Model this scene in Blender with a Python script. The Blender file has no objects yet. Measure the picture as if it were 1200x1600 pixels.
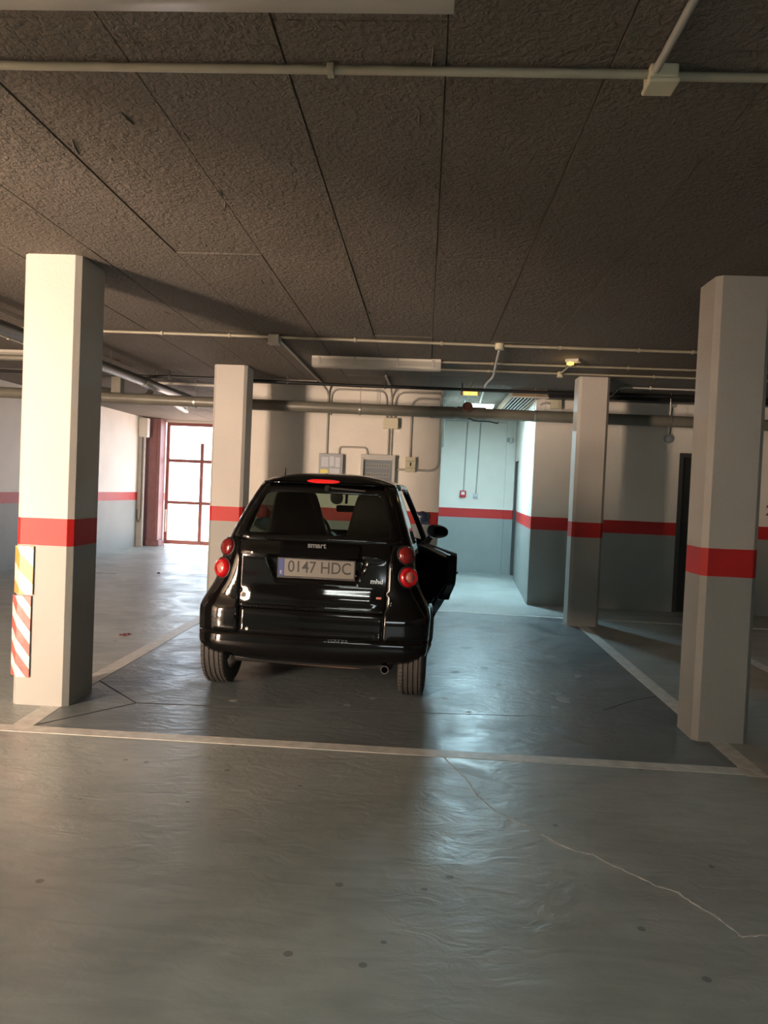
import bpy, bmesh, math, random
import numpy as np
from mathutils import Vector, Matrix
from mathutils.geometry import delaunay_2d_cdt
random.seed(4)
scene = bpy.context.scene
COL = scene.collection

# ------------------------------------------------------------------ camera
FPX, YAW, PITCH, ROLL, CAMH = 1192.07, 0.0525331, -0.0283258, 0.0426588, 1.43
cam_data = bpy.data.cameras.new('camera')
cam = bpy.data.objects.new('camera', cam_data)
COL.objects.link(cam)
cam_data.sensor_fit = 'HORIZONTAL'
cam_data.sensor_width = 36.0
cam_data.lens = FPX * 36.0 / 1200.0
cam_data.clip_start = 0.05
cf = Vector((-math.sin(YAW) * math.cos(PITCH), math.cos(YAW) * math.cos(PITCH), math.sin(PITCH)))
cr0 = Vector((math.cos(YAW), math.sin(YAW), 0))
cu0 = cr0.cross(cf)
cr = cr0 * math.cos(ROLL) + cu0 * math.sin(ROLL)
cu = cu0 * math.cos(ROLL) - cr0 * math.sin(ROLL)
cam.matrix_world = Matrix(((cr.x, cu.x, -cf.x, 0), (cr.y, cu.y, -cf.y, 0), (cr.z, cu.z, -cf.z, CAMH), (0, 0, 0, 1)))
scene.camera = cam

# ------------------------------------------------------------------ world, sun, lights
world = bpy.data.worlds.new('world')
scene.world = world
world.use_nodes = True
bgn = world.node_tree.nodes['Background']
bgn.inputs['Color'].default_value = (0.74, 0.87, 1.0, 1)
bgn.inputs['Strength'].default_value = 5.5

def add_light(name, kind, loc, rot, energy, color, **kw):
    d = bpy.data.lights.new(name, kind)
    d.energy = energy
    d.color = color
    for k, v in kw.items():
        setattr(d, k, v)
    o = bpy.data.objects.new(name, d)
    o.location = loc
    o.rotation_euler = rot
    COL.objects.link(o)
    return o

# sun that falls on the yard beyond the gate and just reaches over its threshold
sun = add_light('sun', 'SUN', (-4, 25, 20), (0, 0, 0), 18.0, (1.0, 0.90, 0.78), angle=0.01)
sun.rotation_euler = Vector((0.12, -0.42, -1.0)).to_track_quat('-Z', 'Y').to_euler()
# warm evening daylight through the window in the partition behind and to the left
WIN = (-5.2, -0.62, 1.28)
add_light('window_daylight', 'AREA', WIN, (math.radians(90), 0, 0), 550.0, (1.0, 0.735, 0.53), shape='RECTANGLE', size=0.72, size_y=2.3)
# light thrown up by the sunlit ground just outside that window
add_light('window_ground_bounce', 'AREA', (-5.2, -0.66, 0.5), (math.radians(135), 0, 0), 260.0, (1.0, 0.72, 0.55), shape='RECTANGLE', size=0.72, size_y=0.7)
# added greenish fill light, set in an unseen slot in the rear wall
add_light('rear_strip_fill', 'AREA', (1.0, -6.85, 1.35), (math.radians(90), 0, 0), 12.0, (0.88, 1.0, 0.80), shape='RECTANGLE', size=2.2, size_y=0.5)
portal = add_light('gate_portal', 'AREA', (-4.15, 16.9, 1.38), (math.radians(-90), 0, 0), 1.0, (1, 1, 1), shape='RECTANGLE', size=3.3, size_y=2.7)
portal.data.cycles.is_portal = True

vs = scene.view_settings
vs.view_transform = 'Standard'
vs.look = 'None'
vs.gamma = 1.0
vs.use_curve_mapping = False
vs.exposure = 0.42

# ------------------------------------------------------------------ materials
M = {}
def newmat(name):
    m = bpy.data.materials.new(name)
    m.use_nodes = True
    M[name] = m
    nt = m.node_tree
    return m, nt, nt.nodes['Principled BSDF']

def simple(name, col, rough=0.5, metal=0.0, coat=0.0, noise=0.0, nscale=8.0, bump=0.0, bscale=60.0, spec=0.5, emit=None, estr=0.0):
    m, nt, b = newmat(name)
    b.inputs['Base Color'].default_value = (*col, 1)
    b.inputs['Roughness'].default_value = rough
    b.inputs['Metallic'].default_value = metal
    b.inputs['Coat Weight'].default_value = coat
    b.inputs['Coat Roughness'].default_value = 0.04
    b.inputs['Specular IOR Level'].default_value = spec
    if emit:
        b.inputs['Emission Color'].default_value = (*emit, 1)
        b.inputs['Emission Strength'].default_value = estr
    if noise or bump:
        g = nt.nodes.new('ShaderNodeNewGeometry')
        if noise:
            n = nt.nodes.new('ShaderNodeTexNoise')
            n.inputs['Scale'].default_value = nscale
            n.inputs['Detail'].default_value = 6
            nt.links.new(g.outputs['Position'], n.inputs['Vector'])
            r = nt.nodes.new('ShaderNodeMapRange')
            r.inputs['From Min'].default_value = 0.3
            r.inputs['From Max'].default_value = 0.7
            r.inputs['To Min'].default_value = 1 - noise
            r.inputs['To Max'].default_value = 1 + noise
            nt.links.new(n.outputs['Fac'], r.inputs['Value'])
            mx = nt.nodes.new('ShaderNodeVectorMath')
            mx.operation = 'SCALE'
            mx.inputs[0].default_value = col
            nt.links.new(r.outputs['Result'], mx.inputs['Scale'])
            nt.links.new(mx.outputs['Vector'], b.inputs['Base Color'])
        if bump:
            n2 = nt.nodes.new('ShaderNodeTexNoise')
            n2.inputs['Scale'].default_value = bscale
            n2.inputs['Detail'].default_value = 5
            nt.links.new(g.outputs['Position'], n2.inputs['Vector'])
            bp = nt.nodes.new('ShaderNodeBump')
            bp.inputs['Strength'].default_value = bump
            bp.inputs['Distance'].default_value = 0.01
            nt.links.new(n2.outputs['Fac'], bp.inputs['Height'])
            nt.links.new(bp.outputs['Normal'], b.inputs['Normal'])
    return m

def N(nt, typ, **kw):
    n = nt.nodes.new(typ)
    for k, v in kw.items():
        setattr(n, k, v)
    return n

def math_node(nt, op, a, b=None, clamp=False):
    n = N(nt, 'ShaderNodeMath', operation=op)
    n.use_clamp = clamp
    for i, v in enumerate((a, b)):
        if v is None:
            continue
        if isinstance(v, (int, float)):
            n.inputs[i].default_value = v
        else:
            nt.links.new(v, n.inputs[i])
    return n.outputs[0]

def mixc(nt, fac, a, b):
    n = N(nt, 'ShaderNodeMix', data_type='RGBA')
    if isinstance(fac, (int, float)):
        n.inputs[0].default_value = fac
    else:
        nt.links.new(fac, n.inputs[0])
    for i, v in ((6, a), (7, b)):
        if isinstance(v, tuple):
            n.inputs[i].default_value = (*v, 1)
        else:
            nt.links.new(v, n.inputs[i])
    return n.outputs[2]

# masonry paint in three zones by height: grey dado, red band, white above
def wall_paint(name, white, grey, red, bump=0.25):
    m, nt, b = newmat(name)
    g = N(nt, 'ShaderNodeNewGeometry')
    sx = N(nt, 'ShaderNodeSeparateXYZ')
    nt.links.new(g.outputs['Position'], sx.inputs[0])
    wob = N(nt, 'ShaderNodeTexNoise')
    wob.inputs['Scale'].default_value = 9
    nt.links.new(g.outputs['Position'], wob.inputs['Vector'])
    zz = math_node(nt, 'ADD', sx.outputs['Z'], math_node(nt, 'MULTIPLY', math_node(nt, 'SUBTRACT', wob.outputs['Fac'], 0.5), 0.006))
    c = mixc(nt, math_node(nt, 'GREATER_THAN', zz, 1.0), grey, red)
    c = mixc(nt, math_node(nt, 'GREATER_THAN', zz, 1.168), c, white)
    st = N(nt, 'ShaderNodeTexNoise')
    st.inputs['Scale'].default_value = 1.6
    st.inputs['Detail'].default_value = 8
    nt.links.new(g.outputs['Position'], st.inputs['Vector'])
    f = N(nt, 'ShaderNodeMapRange')
    f.inputs['From Min'].default_value = 0.35
    f.inputs['From Max'].default_value = 0.7
    f.inputs['To Min'].default_value = 1.0
    f.inputs['To Max'].default_value = 0.9
    nt.links.new(st.outputs['Fac'], f.inputs['Value'])
    vm = N(nt, 'ShaderNodeVectorMath', operation='SCALE')
    nt.links.new(c, vm.inputs[0])
    nt.links.new(f.outputs['Result'], vm.inputs['Scale'])
    nt.links.new(vm.outputs[0], b.inputs['Base Color'])
    b.inputs['Roughness'].default_value = 0.55
    n2 = N(nt, 'ShaderNodeTexNoise')
    n2.inputs['Scale'].default_value = 45
    n2.inputs['Detail'].default_value = 6
    nt.links.new(g.outputs['Position'], n2.inputs['Vector'])
    bp = N(nt, 'ShaderNodeBump')
    bp.inputs['Strength'].default_value = bump
    bp.inputs['Distance'].default_value = 0.01
    nt.links.new(n2.outputs['Fac'], bp.inputs['Height'])
    nt.links.new(bp.outputs['Normal'], b.inputs['Normal'])
    return m
wall_paint('wall_paint', (0.80, 0.755, 0.68), (0.29, 0.315, 0.305), (0.50, 0.016, 0.014))
wall_paint('pillar_paint', (0.57, 0.54, 0.495), (0.35, 0.355, 0.33), (0.55, 0.014, 0.012), 0.18)

# floor: sealed concrete, darker paint inside the bay
def floor_mat():
    m, nt, b = newmat('floor_concrete')
    g = N(nt, 'ShaderNodeNewGeometry')
    sx = N(nt, 'ShaderNodeSeparateXYZ')
    nt.links.new(g.outputs['Position'], sx.inputs[0])
    X, Y = sx.outputs['X'], sx.outputs['Y']
    def noise(scale, detail=6, dist=0.0, vec=None):
        n = N(nt, 'ShaderNodeTexNoise')
        n.inputs['Scale'].default_value = scale
        n.inputs['Detail'].default_value = detail
        n.inputs['Distortion'].default_value = dist
        nt.links.new(vec or g.outputs['Position'], n.inputs['Vector'])
        return n.outputs['Fac']
    def rng(v, a, bb, c, d):
        r = N(nt, 'ShaderNodeMapRange')
        for k, val in (('From Min', a), ('From Max', bb), ('To Min', c), ('To Max', d)):
            r.inputs[k].default_value = val
        nt.links.new(v, r.inputs['Value'])
        return r.outputs['Result']
    inb = math_node(nt, 'MULTIPLY', math_node(nt, 'GREATER_THAN', X, -2.25), math_node(nt, 'LESS_THAN', X, 1.80))
    inb = math_node(nt, 'MULTIPLY', inb, math_node(nt, 'GREATER_THAN', Y, 4.18))
    inb = math_node(nt, 'MULTIPLY', inb, math_node(nt, 'LESS_THAN', Y, 9.3))
    base = mixc(nt, inb, (0.35, 0.385, 0.37), (0.155, 0.182, 0.188))
    big = noise(0.9, 8, 0.6)
    vm = N(nt, 'ShaderNodeVectorMath', operation='SCALE')
    nt.links.new(base, vm.inputs[0])
    nt.links.new(rng(big, 0.3, 0.7, 0.78, 1.18), vm.inputs['Scale'])
    # streaks
    mp = N(nt, 'ShaderNodeMapping')
    mp.inputs['Scale'].default_value = (1.2, 5.0, 1.0)
    nt.links.new(g.outputs['Position'], mp.inputs['Vector'])
    st = noise(2.2, 8, 1.2, mp.outputs['Vector'])
    vm2 = N(nt, 'ShaderNodeVectorMath', operation='SCALE')
    nt.links.new(vm.outputs[0], vm2.inputs[0])
    nt.links.new(rng(st, 0.42, 0.75, 1.05, 0.82), vm2.inputs['Scale'])
    # oil spots
    vo = N(nt, 'ShaderNodeTexVoronoi')
    vo.inputs['Scale'].default_value = 5.5
    nt.links.new(g.outputs['Position'], vo.inputs['Vector'])
    spot = math_node(nt, 'MULTIPLY', math_node(nt, 'LESS_THAN', vo.outputs['Distance'], 0.085), math_node(nt, 'GREATER_THAN', noise(2.7, 2), 0.47))
    c = mixc(nt, math_node(nt, 'MULTIPLY', spot, 0.55), vm2.outputs[0], (0.03, 0.03, 0.028))
    nt.links.new(c, b.inputs['Base Color'])
    ro = rng(noise(3.0, 8, 1.0), 0.3, 0.7, 0.30, 0.48)
    nt.links.new(ro, b.inputs['Roughness'])
    b.inputs['Specular IOR Level'].default_value = 0.8
    bp = N(nt, 'ShaderNodeBump')
    bp.inputs['Strength'].default_value = 0.35
    bp.inputs['Distance'].default_value = 0.012
    mp2 = N(nt, 'ShaderNodeMapping')
    mp2.inputs['Scale'].default_value = (1.0, 1.6, 1.0)
    nt.links.new(g.outputs['Position'], mp2.inputs['Vector'])
    hh = math_node(nt, 'ADD', noise(6.0, 5, 1.5, mp2.outputs['Vector']), math_node(nt, 'MULTIPLY', noise(70, 4), 0.12))
    nt.links.new(hh, bp.inputs['Height'])
    nt.links.new(bp.outputs['Normal'], b.inputs['Normal'])
floor_mat()

def ceiling_mat():
    m, nt, b = newmat('ceiling_concrete')
    g = N(nt, 'ShaderNodeNewGeometry')
    def noise(scale, detail=6, dist=0.0):
        n = N(nt, 'ShaderNodeTexNoise')
        n.inputs['Scale'].default_value = scale
        n.inputs['Detail'].default_value = detail
        n.inputs['Distortion'].default_value = dist
        nt.links.new(g.outputs['Position'], n.inputs['Vector'])
        return n.outputs['Fac']
    c = mixc(nt, noise(1.1, 7), (0.108, 0.092, 0.074), (0.160, 0.140, 0.115))
    nt.links.new(c, b.inputs['Base Color'])
    b.inputs['Roughness'].default_value = 0.85
    h = math_node(nt, 'ADD', noise(42, 4, 0.8), math_node(nt, 'MULTIPLY', noise(13, 4, 1.0), 0.8))
    bp = N(nt, 'ShaderNodeBump')
    bp.inputs['Strength'].default_value = 0.9
    bp.inputs['Distance'].default_value = 0.02
    nt.links.new(h, bp.inputs['Height'])
    nt.links.new(bp.outputs['Normal'], b.inputs['Normal'])
ceiling_mat()

def stripe_mat(name, ca, cb, period, slope, phase, alpha=0.0):
    m, nt, b = newmat(name)
    t = N(nt, 'ShaderNodeTexCoord')
    sx = N(nt, 'ShaderNodeSeparateXYZ')
    nt.links.new(t.outputs['Object'], sx.inputs[0])
    v = math_node(nt, 'ADD', sx.outputs['Z'], math_node(nt, 'MULTIPLY', sx.outputs['X'], slope))
    v = math_node(nt, 'ADD', v, phase)
    fr = math_node(nt, 'FRACT', math_node(nt, 'DIVIDE', v, period))
    c = mixc(nt, math_node(nt, 'GREATER_THAN', fr, 0.5), ca, cb)
    n = N(nt, 'ShaderNodeTexNoise')
    n.inputs['Scale'].default_value = 20
    nt.links.new(t.outputs['Object'], n.inputs['Vector'])
    c = mixc(nt, math_node(nt, 'MULTIPLY', n.outputs['Fac'], 0.25), c, (0.75, 0.70, 0.60))
    nt.links.new(c, b.inputs['Base Color'])
    b.inputs['Roughness'].default_value = 0.4

def glass_mat(name, tint, refl_rough=0.02, ior=1.5):
    m = bpy.data.materials.new(name)
    m.use_nodes = True
    M[name] = m
    nt = m.node_tree
    nt.nodes.clear()
    out = N(nt, 'ShaderNodeOutputMaterial')
    tr = N(nt, 'ShaderNodeBsdfTransparent')
    tr.inputs['Color'].default_value = (*tint, 1)
    gl = N(nt, 'ShaderNodeBsdfGlossy')
    gl.inputs['Roughness'].default_value = refl_rough
    ge = N(nt, 'ShaderNodeNewGeometry')
    dt = N(nt, 'ShaderNodeVectorMath', operation='DOT_PRODUCT')
    nt.links.new(ge.outputs['Normal'], dt.inputs[0])
    nt.links.new(ge.outputs['Incoming'], dt.inputs[1])
    ca = math_node(nt, 'SUBTRACT', 1.0, math_node(nt, 'ABSOLUTE', dt.outputs['Value']), True)
    fres = math_node(nt, 'ADD', math_node(nt, 'MULTIPLY', math_node(nt, 'POWER', ca, 5.0), 0.94), 0.055, True)
    mx = N(nt, 'ShaderNodeMixShader')
    nt.links.new(fres, mx.inputs[0])
    nt.links.new(tr.outputs[0], mx.inputs[1])
    nt.links.new(gl.outputs[0], mx.inputs[2])
    nt.links.new(mx.outputs[0], out.inputs['Surface'])

simple('line_paint', (0.66, 0.66, 0.62), 0.45, noise=0.18, nscale=14)
simple('joint_dark', (0.035, 0.035, 0.033), 0.7)
simple('crack_pale', (0.66, 0.65, 0.61), 0.6, noise=0.35, nscale=25)
simple('chip_pale', (0.33, 0.34, 0.33), 0.5)
simple('conduit_pvc', (0.36, 0.335, 0.255), 0.4, noise=0.08)
simple('conduit_grey', (0.40, 0.385, 0.35), 0.45, noise=0.08)
simple('box_beige', (0.60, 0.56, 0.40), 0.45)
simple('pipe_grey', (0.165, 0.158, 0.128), 0.35, noise=0.12, nscale=5)
simple('pipe_cap', (0.16, 0.07, 0.045), 0.5)
simple('pipe_silver', (0.24, 0.24, 0.24), 0.32, metal=0.6)
simple('cable_black', (0.012, 0.012, 0.013), 0.45)
simple('fixture_white', (0.62, 0.60, 0.54), 0.4)
simple('tube_off', (0.72, 0.72, 0.68), 0.25)
glass_mat('diffuser_clear', (0.80, 0.80, 0.80), 0.12)
def frosted(name, tint, dens):
    m = bpy.data.materials.new(name)
    m.use_nodes = True
    M[name] = m
    nt = m.node_tree
    nt.nodes.clear()
    out = N(nt, 'ShaderNodeOutputMaterial')
    tr = N(nt, 'ShaderNodeBsdfTransparent')
    df = N(nt, 'ShaderNodeBsdfPrincipled')
    df.inputs['Base Color'].default_value = (*tint, 1)
    df.inputs['Roughness'].default_value = 0.25
    tl = N(nt, 'ShaderNodeBsdfTranslucent')
    tl.inputs['Color'].default_value = (*tint, 1)
    m1 = N(nt, 'ShaderNodeMixShader')
    m1.inputs[0].default_value = 0.4
    nt.links.new(df.outputs[0], m1.inputs[1])
    nt.links.new(tl.outputs[0], m1.inputs[2])
    m2 = N(nt, 'ShaderNodeMixShader')
    m2.inputs[0].default_value = dens
    nt.links.new(tr.outputs[0], m2.inputs[1])
    nt.links.new(m1.outputs[0], m2.inputs[2])
    nt.links.new(m2.outputs[0], out.inputs['Surface'])
frosted('diffuser_frosted', (0.82, 0.79, 0.72), 0.52)
simple('tube_lit', (1, 1, 1), 0.3, emit=(0.80, 0.97, 1.0), estr=6.0)
simple('amber_lens', (0.85, 0.45, 0.08), 0.3, emit=(1.0, 0.55, 0.12), estr=1.4)
simple('lamp_bulb', (1, 0.7, 0.3), 0.3, emit=(1.0, 0.45, 0.08), estr=2.6)
simple('metal_dark', (0.05, 0.05, 0.05), 0.5)
simple('steel', (0.45, 0.45, 0.44), 0.35, metal=0.8)
simple('door_dark', (0.016, 0.018, 0.016), 0.5)
simple('panel_grey', (0.33, 0.35, 0.38), 0.45)
simple('panel_label', (0.52, 0.56, 0.62), 0.5)
simple('panel_yellow', (0.75, 0.66, 0.12), 0.5)
simple('panel_white', (0.72, 0.72, 0.69), 0.4)
simple('panel_frame', (0.48, 0.47, 0.44), 0.4)
simple('alarm_red', (0.55, 0.02, 0.02), 0.35)
simple('hose_blue', (0.03, 0.04, 0.08), 0.25)
simple('gate_red', (0.27, 0.085, 0.075), 0.5, noise=0.1)
simple('gate_post', (0.24, 0.115, 0.125), 0.5, noise=0.1)
simple('duct_tan', (0.34, 0.25, 0.17), 0.5)
simple('louver', (0.55, 0.56, 0.56), 0.4)
simple('concrete_out', (0.72, 0.53, 0.45), 0.8, noise=0.1)
simple('fence_white', (0.62, 0.60, 0.58), 0.5)
simple('leaf_red', (0.20, 0.03, 0.025), 0.6)
simple('pebble', (0.03, 0.03, 0.03), 0.6)
simple('plate_back', (0.72, 0.70, 0.66), 0.5)
# car
simple('paint_black', (0.0035, 0.0033, 0.0032), 0.06, spec=0.5)
simple('trim_black', (0.007, 0.007, 0.007), 0.30, spec=0.2)
simple('matte_black', (0.0025, 0.0025, 0.0025), 0.9, spec=0.04)
simple('gloss_border', (0.004, 0.004, 0.004), 0.06)
glass_mat('car_glass', (0.42, 0.47, 0.43))
glass_mat('screen_glass', (0.72, 0.86, 0.78))
simple('lens_red', (0.42, 0.006, 0.010), 0.10, coat=1.0)
simple('lens_dark_red', (0.16, 0.010, 0.010), 0.12, coat=1.0)
simple('lens_core', (0.50, 0.16, 0.13), 0.15, coat=1.0)
simple('brake_red', (0.60, 0.01, 0.01), 0.15, coat=1.0)
simple('rubber', (0.055, 0.050, 0.046), 0.75, noise=0.15, nscale=60)
simple('rubber_groove', (0.008, 0.008, 0.008), 0.8)
simple('seat_cloth', (0.030, 0.027, 0.026), 0.85, noise=0.15, nscale=40)
simple('plastic_dark', (0.014, 0.014, 0.014), 0.55)
simple('mirror_glass', (0.85, 0.87, 0.85), 0.03, metal=1.0)
simple('chrome', (0.75, 0.75, 0.75), 0.12, metal=1.0)
simple('plate_white_shaded', (0.135, 0.128, 0.11), 0.45)  # white plate, its colour darkened to stand for the recess shade
simple('plate_blue', (0.01, 0.03, 0.16), 0.4)
simple('ink_black', (0.006, 0.006, 0.006), 0.5)
simple('badge_silver', (0.62, 0.62, 0.60), 0.25, metal=0.7)
simple('badge_dim', (0.10, 0.10, 0.10), 0.4, metal=0.5)
simple('copper_dull', (0.42, 0.26, 0.18), 0.4, metal=0.5)
simple('number_red', (0.30, 0.02, 0.05), 0.5)

# ------------------------------------------------------------------ mesh helpers
class MB:
    def __init__(s):
        s.v = []; s.f = []
    def add(s, vs, fs):
        b = len(s.v)
        s.v += [tuple(v) for v in vs]
        s.f += [tuple(i + b for i in f) for f in fs]
        return s
    def box(s, x0, x1, y0, y1, z0, z1):
        return s.add([(x0, y0, z0), (x1, y0, z0), (x1, y1, z0), (x0, y1, z0), (x0, y0, z1), (x1, y0, z1), (x1, y1, z1), (x0, y1, z1)],
                     [(0, 3, 2, 1), (4, 5, 6, 7), (0, 1, 5, 4), (1, 2, 6, 5), (2, 3, 7, 6), (3, 0, 4, 7)])
    def prism(s, poly, z0, z1):
        n = len(poly)
        return s.add([(x, y, z0) for x, y in poly] + [(x, y, z1) for x, y in poly],
                     [tuple(range(n - 1, -1, -1)), tuple(range(n, 2 * n))] + [(i, (i + 1) % n, n + (i + 1) % n, n + i) for i in range(n)])
    def tube(s, pts, r, n=10, caps=True):
        pts = [Vector(p) for p in pts]
        rs = r if isinstance(r, (list, tuple)) else [r] * len(pts)
        rings = []
        prev = None
        for i, p in enumerate(pts):
            d = (pts[min(i + 1, len(pts) - 1)] - pts[max(i - 1, 0)]).normalized()
            if prev is None:
                a = Vector((0, 0, 1)) if abs(d.z) < 0.9 else Vector((1, 0, 0))
                u = d.cross(a).normalized()
            else:
                u = (prev - d * prev.dot(d)).normalized()
            prev = u
            w = d.cross(u)
            rings.append([p + (u * math.cos(2 * math.pi * k / n) + w * math.sin(2 * math.pi * k / n)) * rs[i] for k in range(n)])
        vs = [v for rg in rings for v in rg]
        fs = []
        for i in range(len(rings) - 1):
            for k in range(n):
                fs.append((i * n + k, i * n + (k + 1) % n, (i + 1) * n + (k + 1) % n, (i + 1) * n + k))
        if caps:
            fs.append(tuple(range(n - 1, -1, -1)))
            fs.append(tuple((len(rings) - 1) * n + k for k in range(n)))
        return s.add(vs, fs)
    def lathe(s, prof, c, axis, n=32):
        # prof: (radius, height along axis)
        ax = Vector(axis).normalized()
        a = Vector((0, 0, 1)) if abs(ax.z) < 0.9 else Vector((1, 0, 0))
        u = ax.cross(a).normalized()
        w = ax.cross(u)
        c = Vector(c)
        vs = []
        for (r, h) in prof:
            for k in range(n):
                t = 2 * math.pi * k / n
                vs.append(c + ax * h + (u * math.cos(t) + w * math.sin(t)) * r)
        fs = []
        for i in range(len(prof) - 1):
            for k in range(n):
                fs.append((i * n + k, i * n + (k + 1) % n, (i + 1) * n + (k + 1) % n, (i + 1) * n + k))
        return s.add(vs, fs)
    def xform(s, m):
        s.v = [tuple(m @ Vector(v)) for v in s.v]
        return s
    def build(s, name, mat, parent=None, smooth=False, bevel=0.0, sharp=40, seg=2):
        me = bpy.data.meshes.new(name)
        me.from_pydata(s.v, [], s.f)
        bm = bmesh.new()
        bm.from_mesh(me)
        bmesh.ops.recalc_face_normals(bm, faces=bm.faces)
        bm.to_mesh(me)
        bm.free()
        return link(name, me, mat, parent, smooth, bevel, sharp, seg)

def link(name, me, mat, parent=None, smooth=False, bevel=0.0, sharp=40, seg=2):
    me.materials.append(M[mat] if isinstance(mat, str) else mat)
    o = bpy.data.objects.new(name, me)
    COL.objects.link(o)
    if parent:
        o.parent = parent
    if smooth:
        me.shade_smooth()
        me.set_sharp_from_angle(angle=math.radians(sharp))
    if bevel:
        md = o.modifiers.new('bevel', 'BEVEL')
        md.width = bevel
        md.segments = seg
        md.limit_method = 'ANGLE'
        md.angle_limit = math.radians(35)
    return o

def bend(pts, rad=0.06, n=5):
    pts = [Vector(p) for p in pts]
    out = [pts[0]]
    for i in range(1, len(pts) - 1):
        a, b, c = pts[i - 1], pts[i], pts[i + 1]
        r = min(rad, (a - b).length * 0.45, (c - b).length * 0.45)
        p0 = b + (a - b).normalized() * r
        p1 = b + (c - b).normalized() * r
        for k in range(n + 1):
            t = k / n
            out.append(p0 * (1 - t) ** 2 + b * 2 * t * (1 - t) + p1 * t ** 2)
    out.append(pts[-1])
    return out

def tag(o, label, cat, group=None, kind=None):
    o['label'] = label
    o['category'] = cat
    if group:
        o['group'] = group
    if kind:
        o['kind'] = kind
    return o

def struct(o):
    o['kind'] = 'structure'
    return o

def empty(name, loc=(0, 0, 0), rz=0.0):
    o = bpy.data.objects.new(name, None)
    o.location = loc
    o.rotation_euler = (0, 0, rz)
    o.empty_display_size = 0.1
    COL.objects.link(o)
    return o

def text_mesh(name, body, size, mat, parent, mtx, extrude=0.001, sx=1.0, align='CENTER', bold=0.0):
    cu_ = bpy.data.curves.new(name + '_font', 'FONT')
    cu_.body = body
    cu_.size = size
    cu_.extrude = extrude
    cu_.align_x = align
    cu_.align_y = 'CENTER'
    cu_.offset = bold
    t = bpy.data.objects.new(name + '_font', cu_)
    COL.objects.link(t)
    dg = bpy.context.evaluated_depsgraph_get()
    me = bpy.data.meshes.new_from_object(t.evaluated_get(dg))
    me.name = name
    bpy.data.objects.remove(t)
    bpy.data.curves.remove(cu_)
    me.transform(mtx @ Matrix.Diagonal((sx, 1, 1, 1)))
    me.materials.clear()
    return link(name, me, mat, parent)
# text that faces -y (towards the camera), x to the right
def face_minus_y(loc, tilt=0.0, rz=0.0):
    return Matrix.Translation(loc) @ Matrix.Rotation(rz, 4, 'Z') @ Matrix.Rotation(math.radians(90) + tilt, 4, 'X')

CEIL = 2.79
YB = 10.15          # back wall
XL = -6.17          # left wall
XR = 6.6
# ------------------------------------------------------------------ structure
floor = struct(MB().box(XL - 0.2, XR + 0.2, -7.2, 16.95, -0.2, 0.0).build('floor', 'floor_concrete'))
ceiling = struct(MB().box(XL - 0.2, XR + 0.2, -7.2, 17.0, CEIL + 0.012, CEIL + 0.3).build('ceiling', 'ceiling_concrete'))
# cast panels of the ceiling, formwork board by formwork board
pm = {}
def cpanel(x0, x1, y0, y1):
    w, l = round(x1 - x0, 3), round(y1 - y0, 3)
    key = (w, l)
    if key not in pm:
        g = 0.0012
        hw, hl = w / 2 - g, l / 2 - g
        b = MB()
        b.add([(-hw, -hl, 0.02), (hw, -hl, 0.02), (hw, hl, 0.02), (-hw, hl, 0.02), (-hw, -hl, 0.005), (hw, -hl, 0.005), (hw, hl, 0.005), (-hw, hl, 0.005),
               (-hw + .002, -hl + .002, 0), (hw - .002, -hl + .002, 0), (hw - .002, hl - .002, 0), (-hw + .002, hl - .002, 0)],
              [(0, 1, 5, 4), (1, 2, 6, 5), (2, 3, 7, 6), (3, 0, 4, 7), (4, 5, 9, 8), (5, 6, 10, 9), (6, 7, 11, 10), (7, 4, 8, 11), (8, 9, 10, 11)])
        o = b.build('ceiling_panel', 'ceiling_concrete', ceiling)
        pm[key] = o
    else:
        o = pm[key].copy()
        COL.objects.link(o)
        o.parent = ceiling
    o.location = ((x0 + x1) / 2, (y0 + y1) / 2, CEIL + random.uniform(-0.003, 0.003))
PW = 0.516
xs = [XL - 0.18 + k * 0 for k in range(0)]
x = 0.008 - PW * 12
xs = []
while x < XR + 0.1:
    xs.append(x)
    x += PW
for i, x0 in enumerate(xs):
    for (y0, y1) in ((0.0, 2.25), (2.25, 4.5), (4.5, 6.75), (6.75, 9.0), (9.0, 11.25), (11.25, 14.0), (14.0, 16.8)):
        if x0 > 2.3 and y0 > 10:
            continue
        cpanel(x0, x0 + PW, y0 + (0.12 if i % 3 == 1 else 0), y1 + (0.12 if i % 3 == 1 else 0))

# rough trowel marks and broken burrs along the joints
b = MB()
for k in range(150):
    gx = random.choice(xs) + random.gauss(0, 0.10)
    gy = random.uniform(1.9, 8.8)
    ln = random.uniform(0.03, 0.16)
    wd = random.uniform(0.002, 0.005)
    hz = random.uniform(0.003, 0.008)
    dx = random.gauss(0, 0.12) * ln
    if not (-4 < gx < 3):
        continue
    m_ = random.uniform(-.3, .3) * wd * 3
    b.add([(gx - wd, gy, CEIL + .004), (gx + wd, gy, CEIL + .004), (gx + dx / 2 + m_ + wd * 1.6, gy + ln * .5, CEIL + .004), (gx + dx + wd * .5, gy + ln, CEIL + .004), (gx + dx / 2 + m_ - wd * 1.6, gy + ln * .5, CEIL + .004),
           (gx, gy + ln * .1, CEIL - hz * .4), (gx + dx / 2 + m_, gy + ln * .5, CEIL - hz), (gx + dx, gy + ln * .9, CEIL - hz * .5)],
          [(0, 1, 5), (1, 2, 6, 5), (2, 3, 7, 6), (3, 4, 7), (4, 6, 7), (4, 0, 5, 6)])
b.build('concrete_burrs', 'ceiling_concrete', ceiling)['kind'] = 'stuff'

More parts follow.
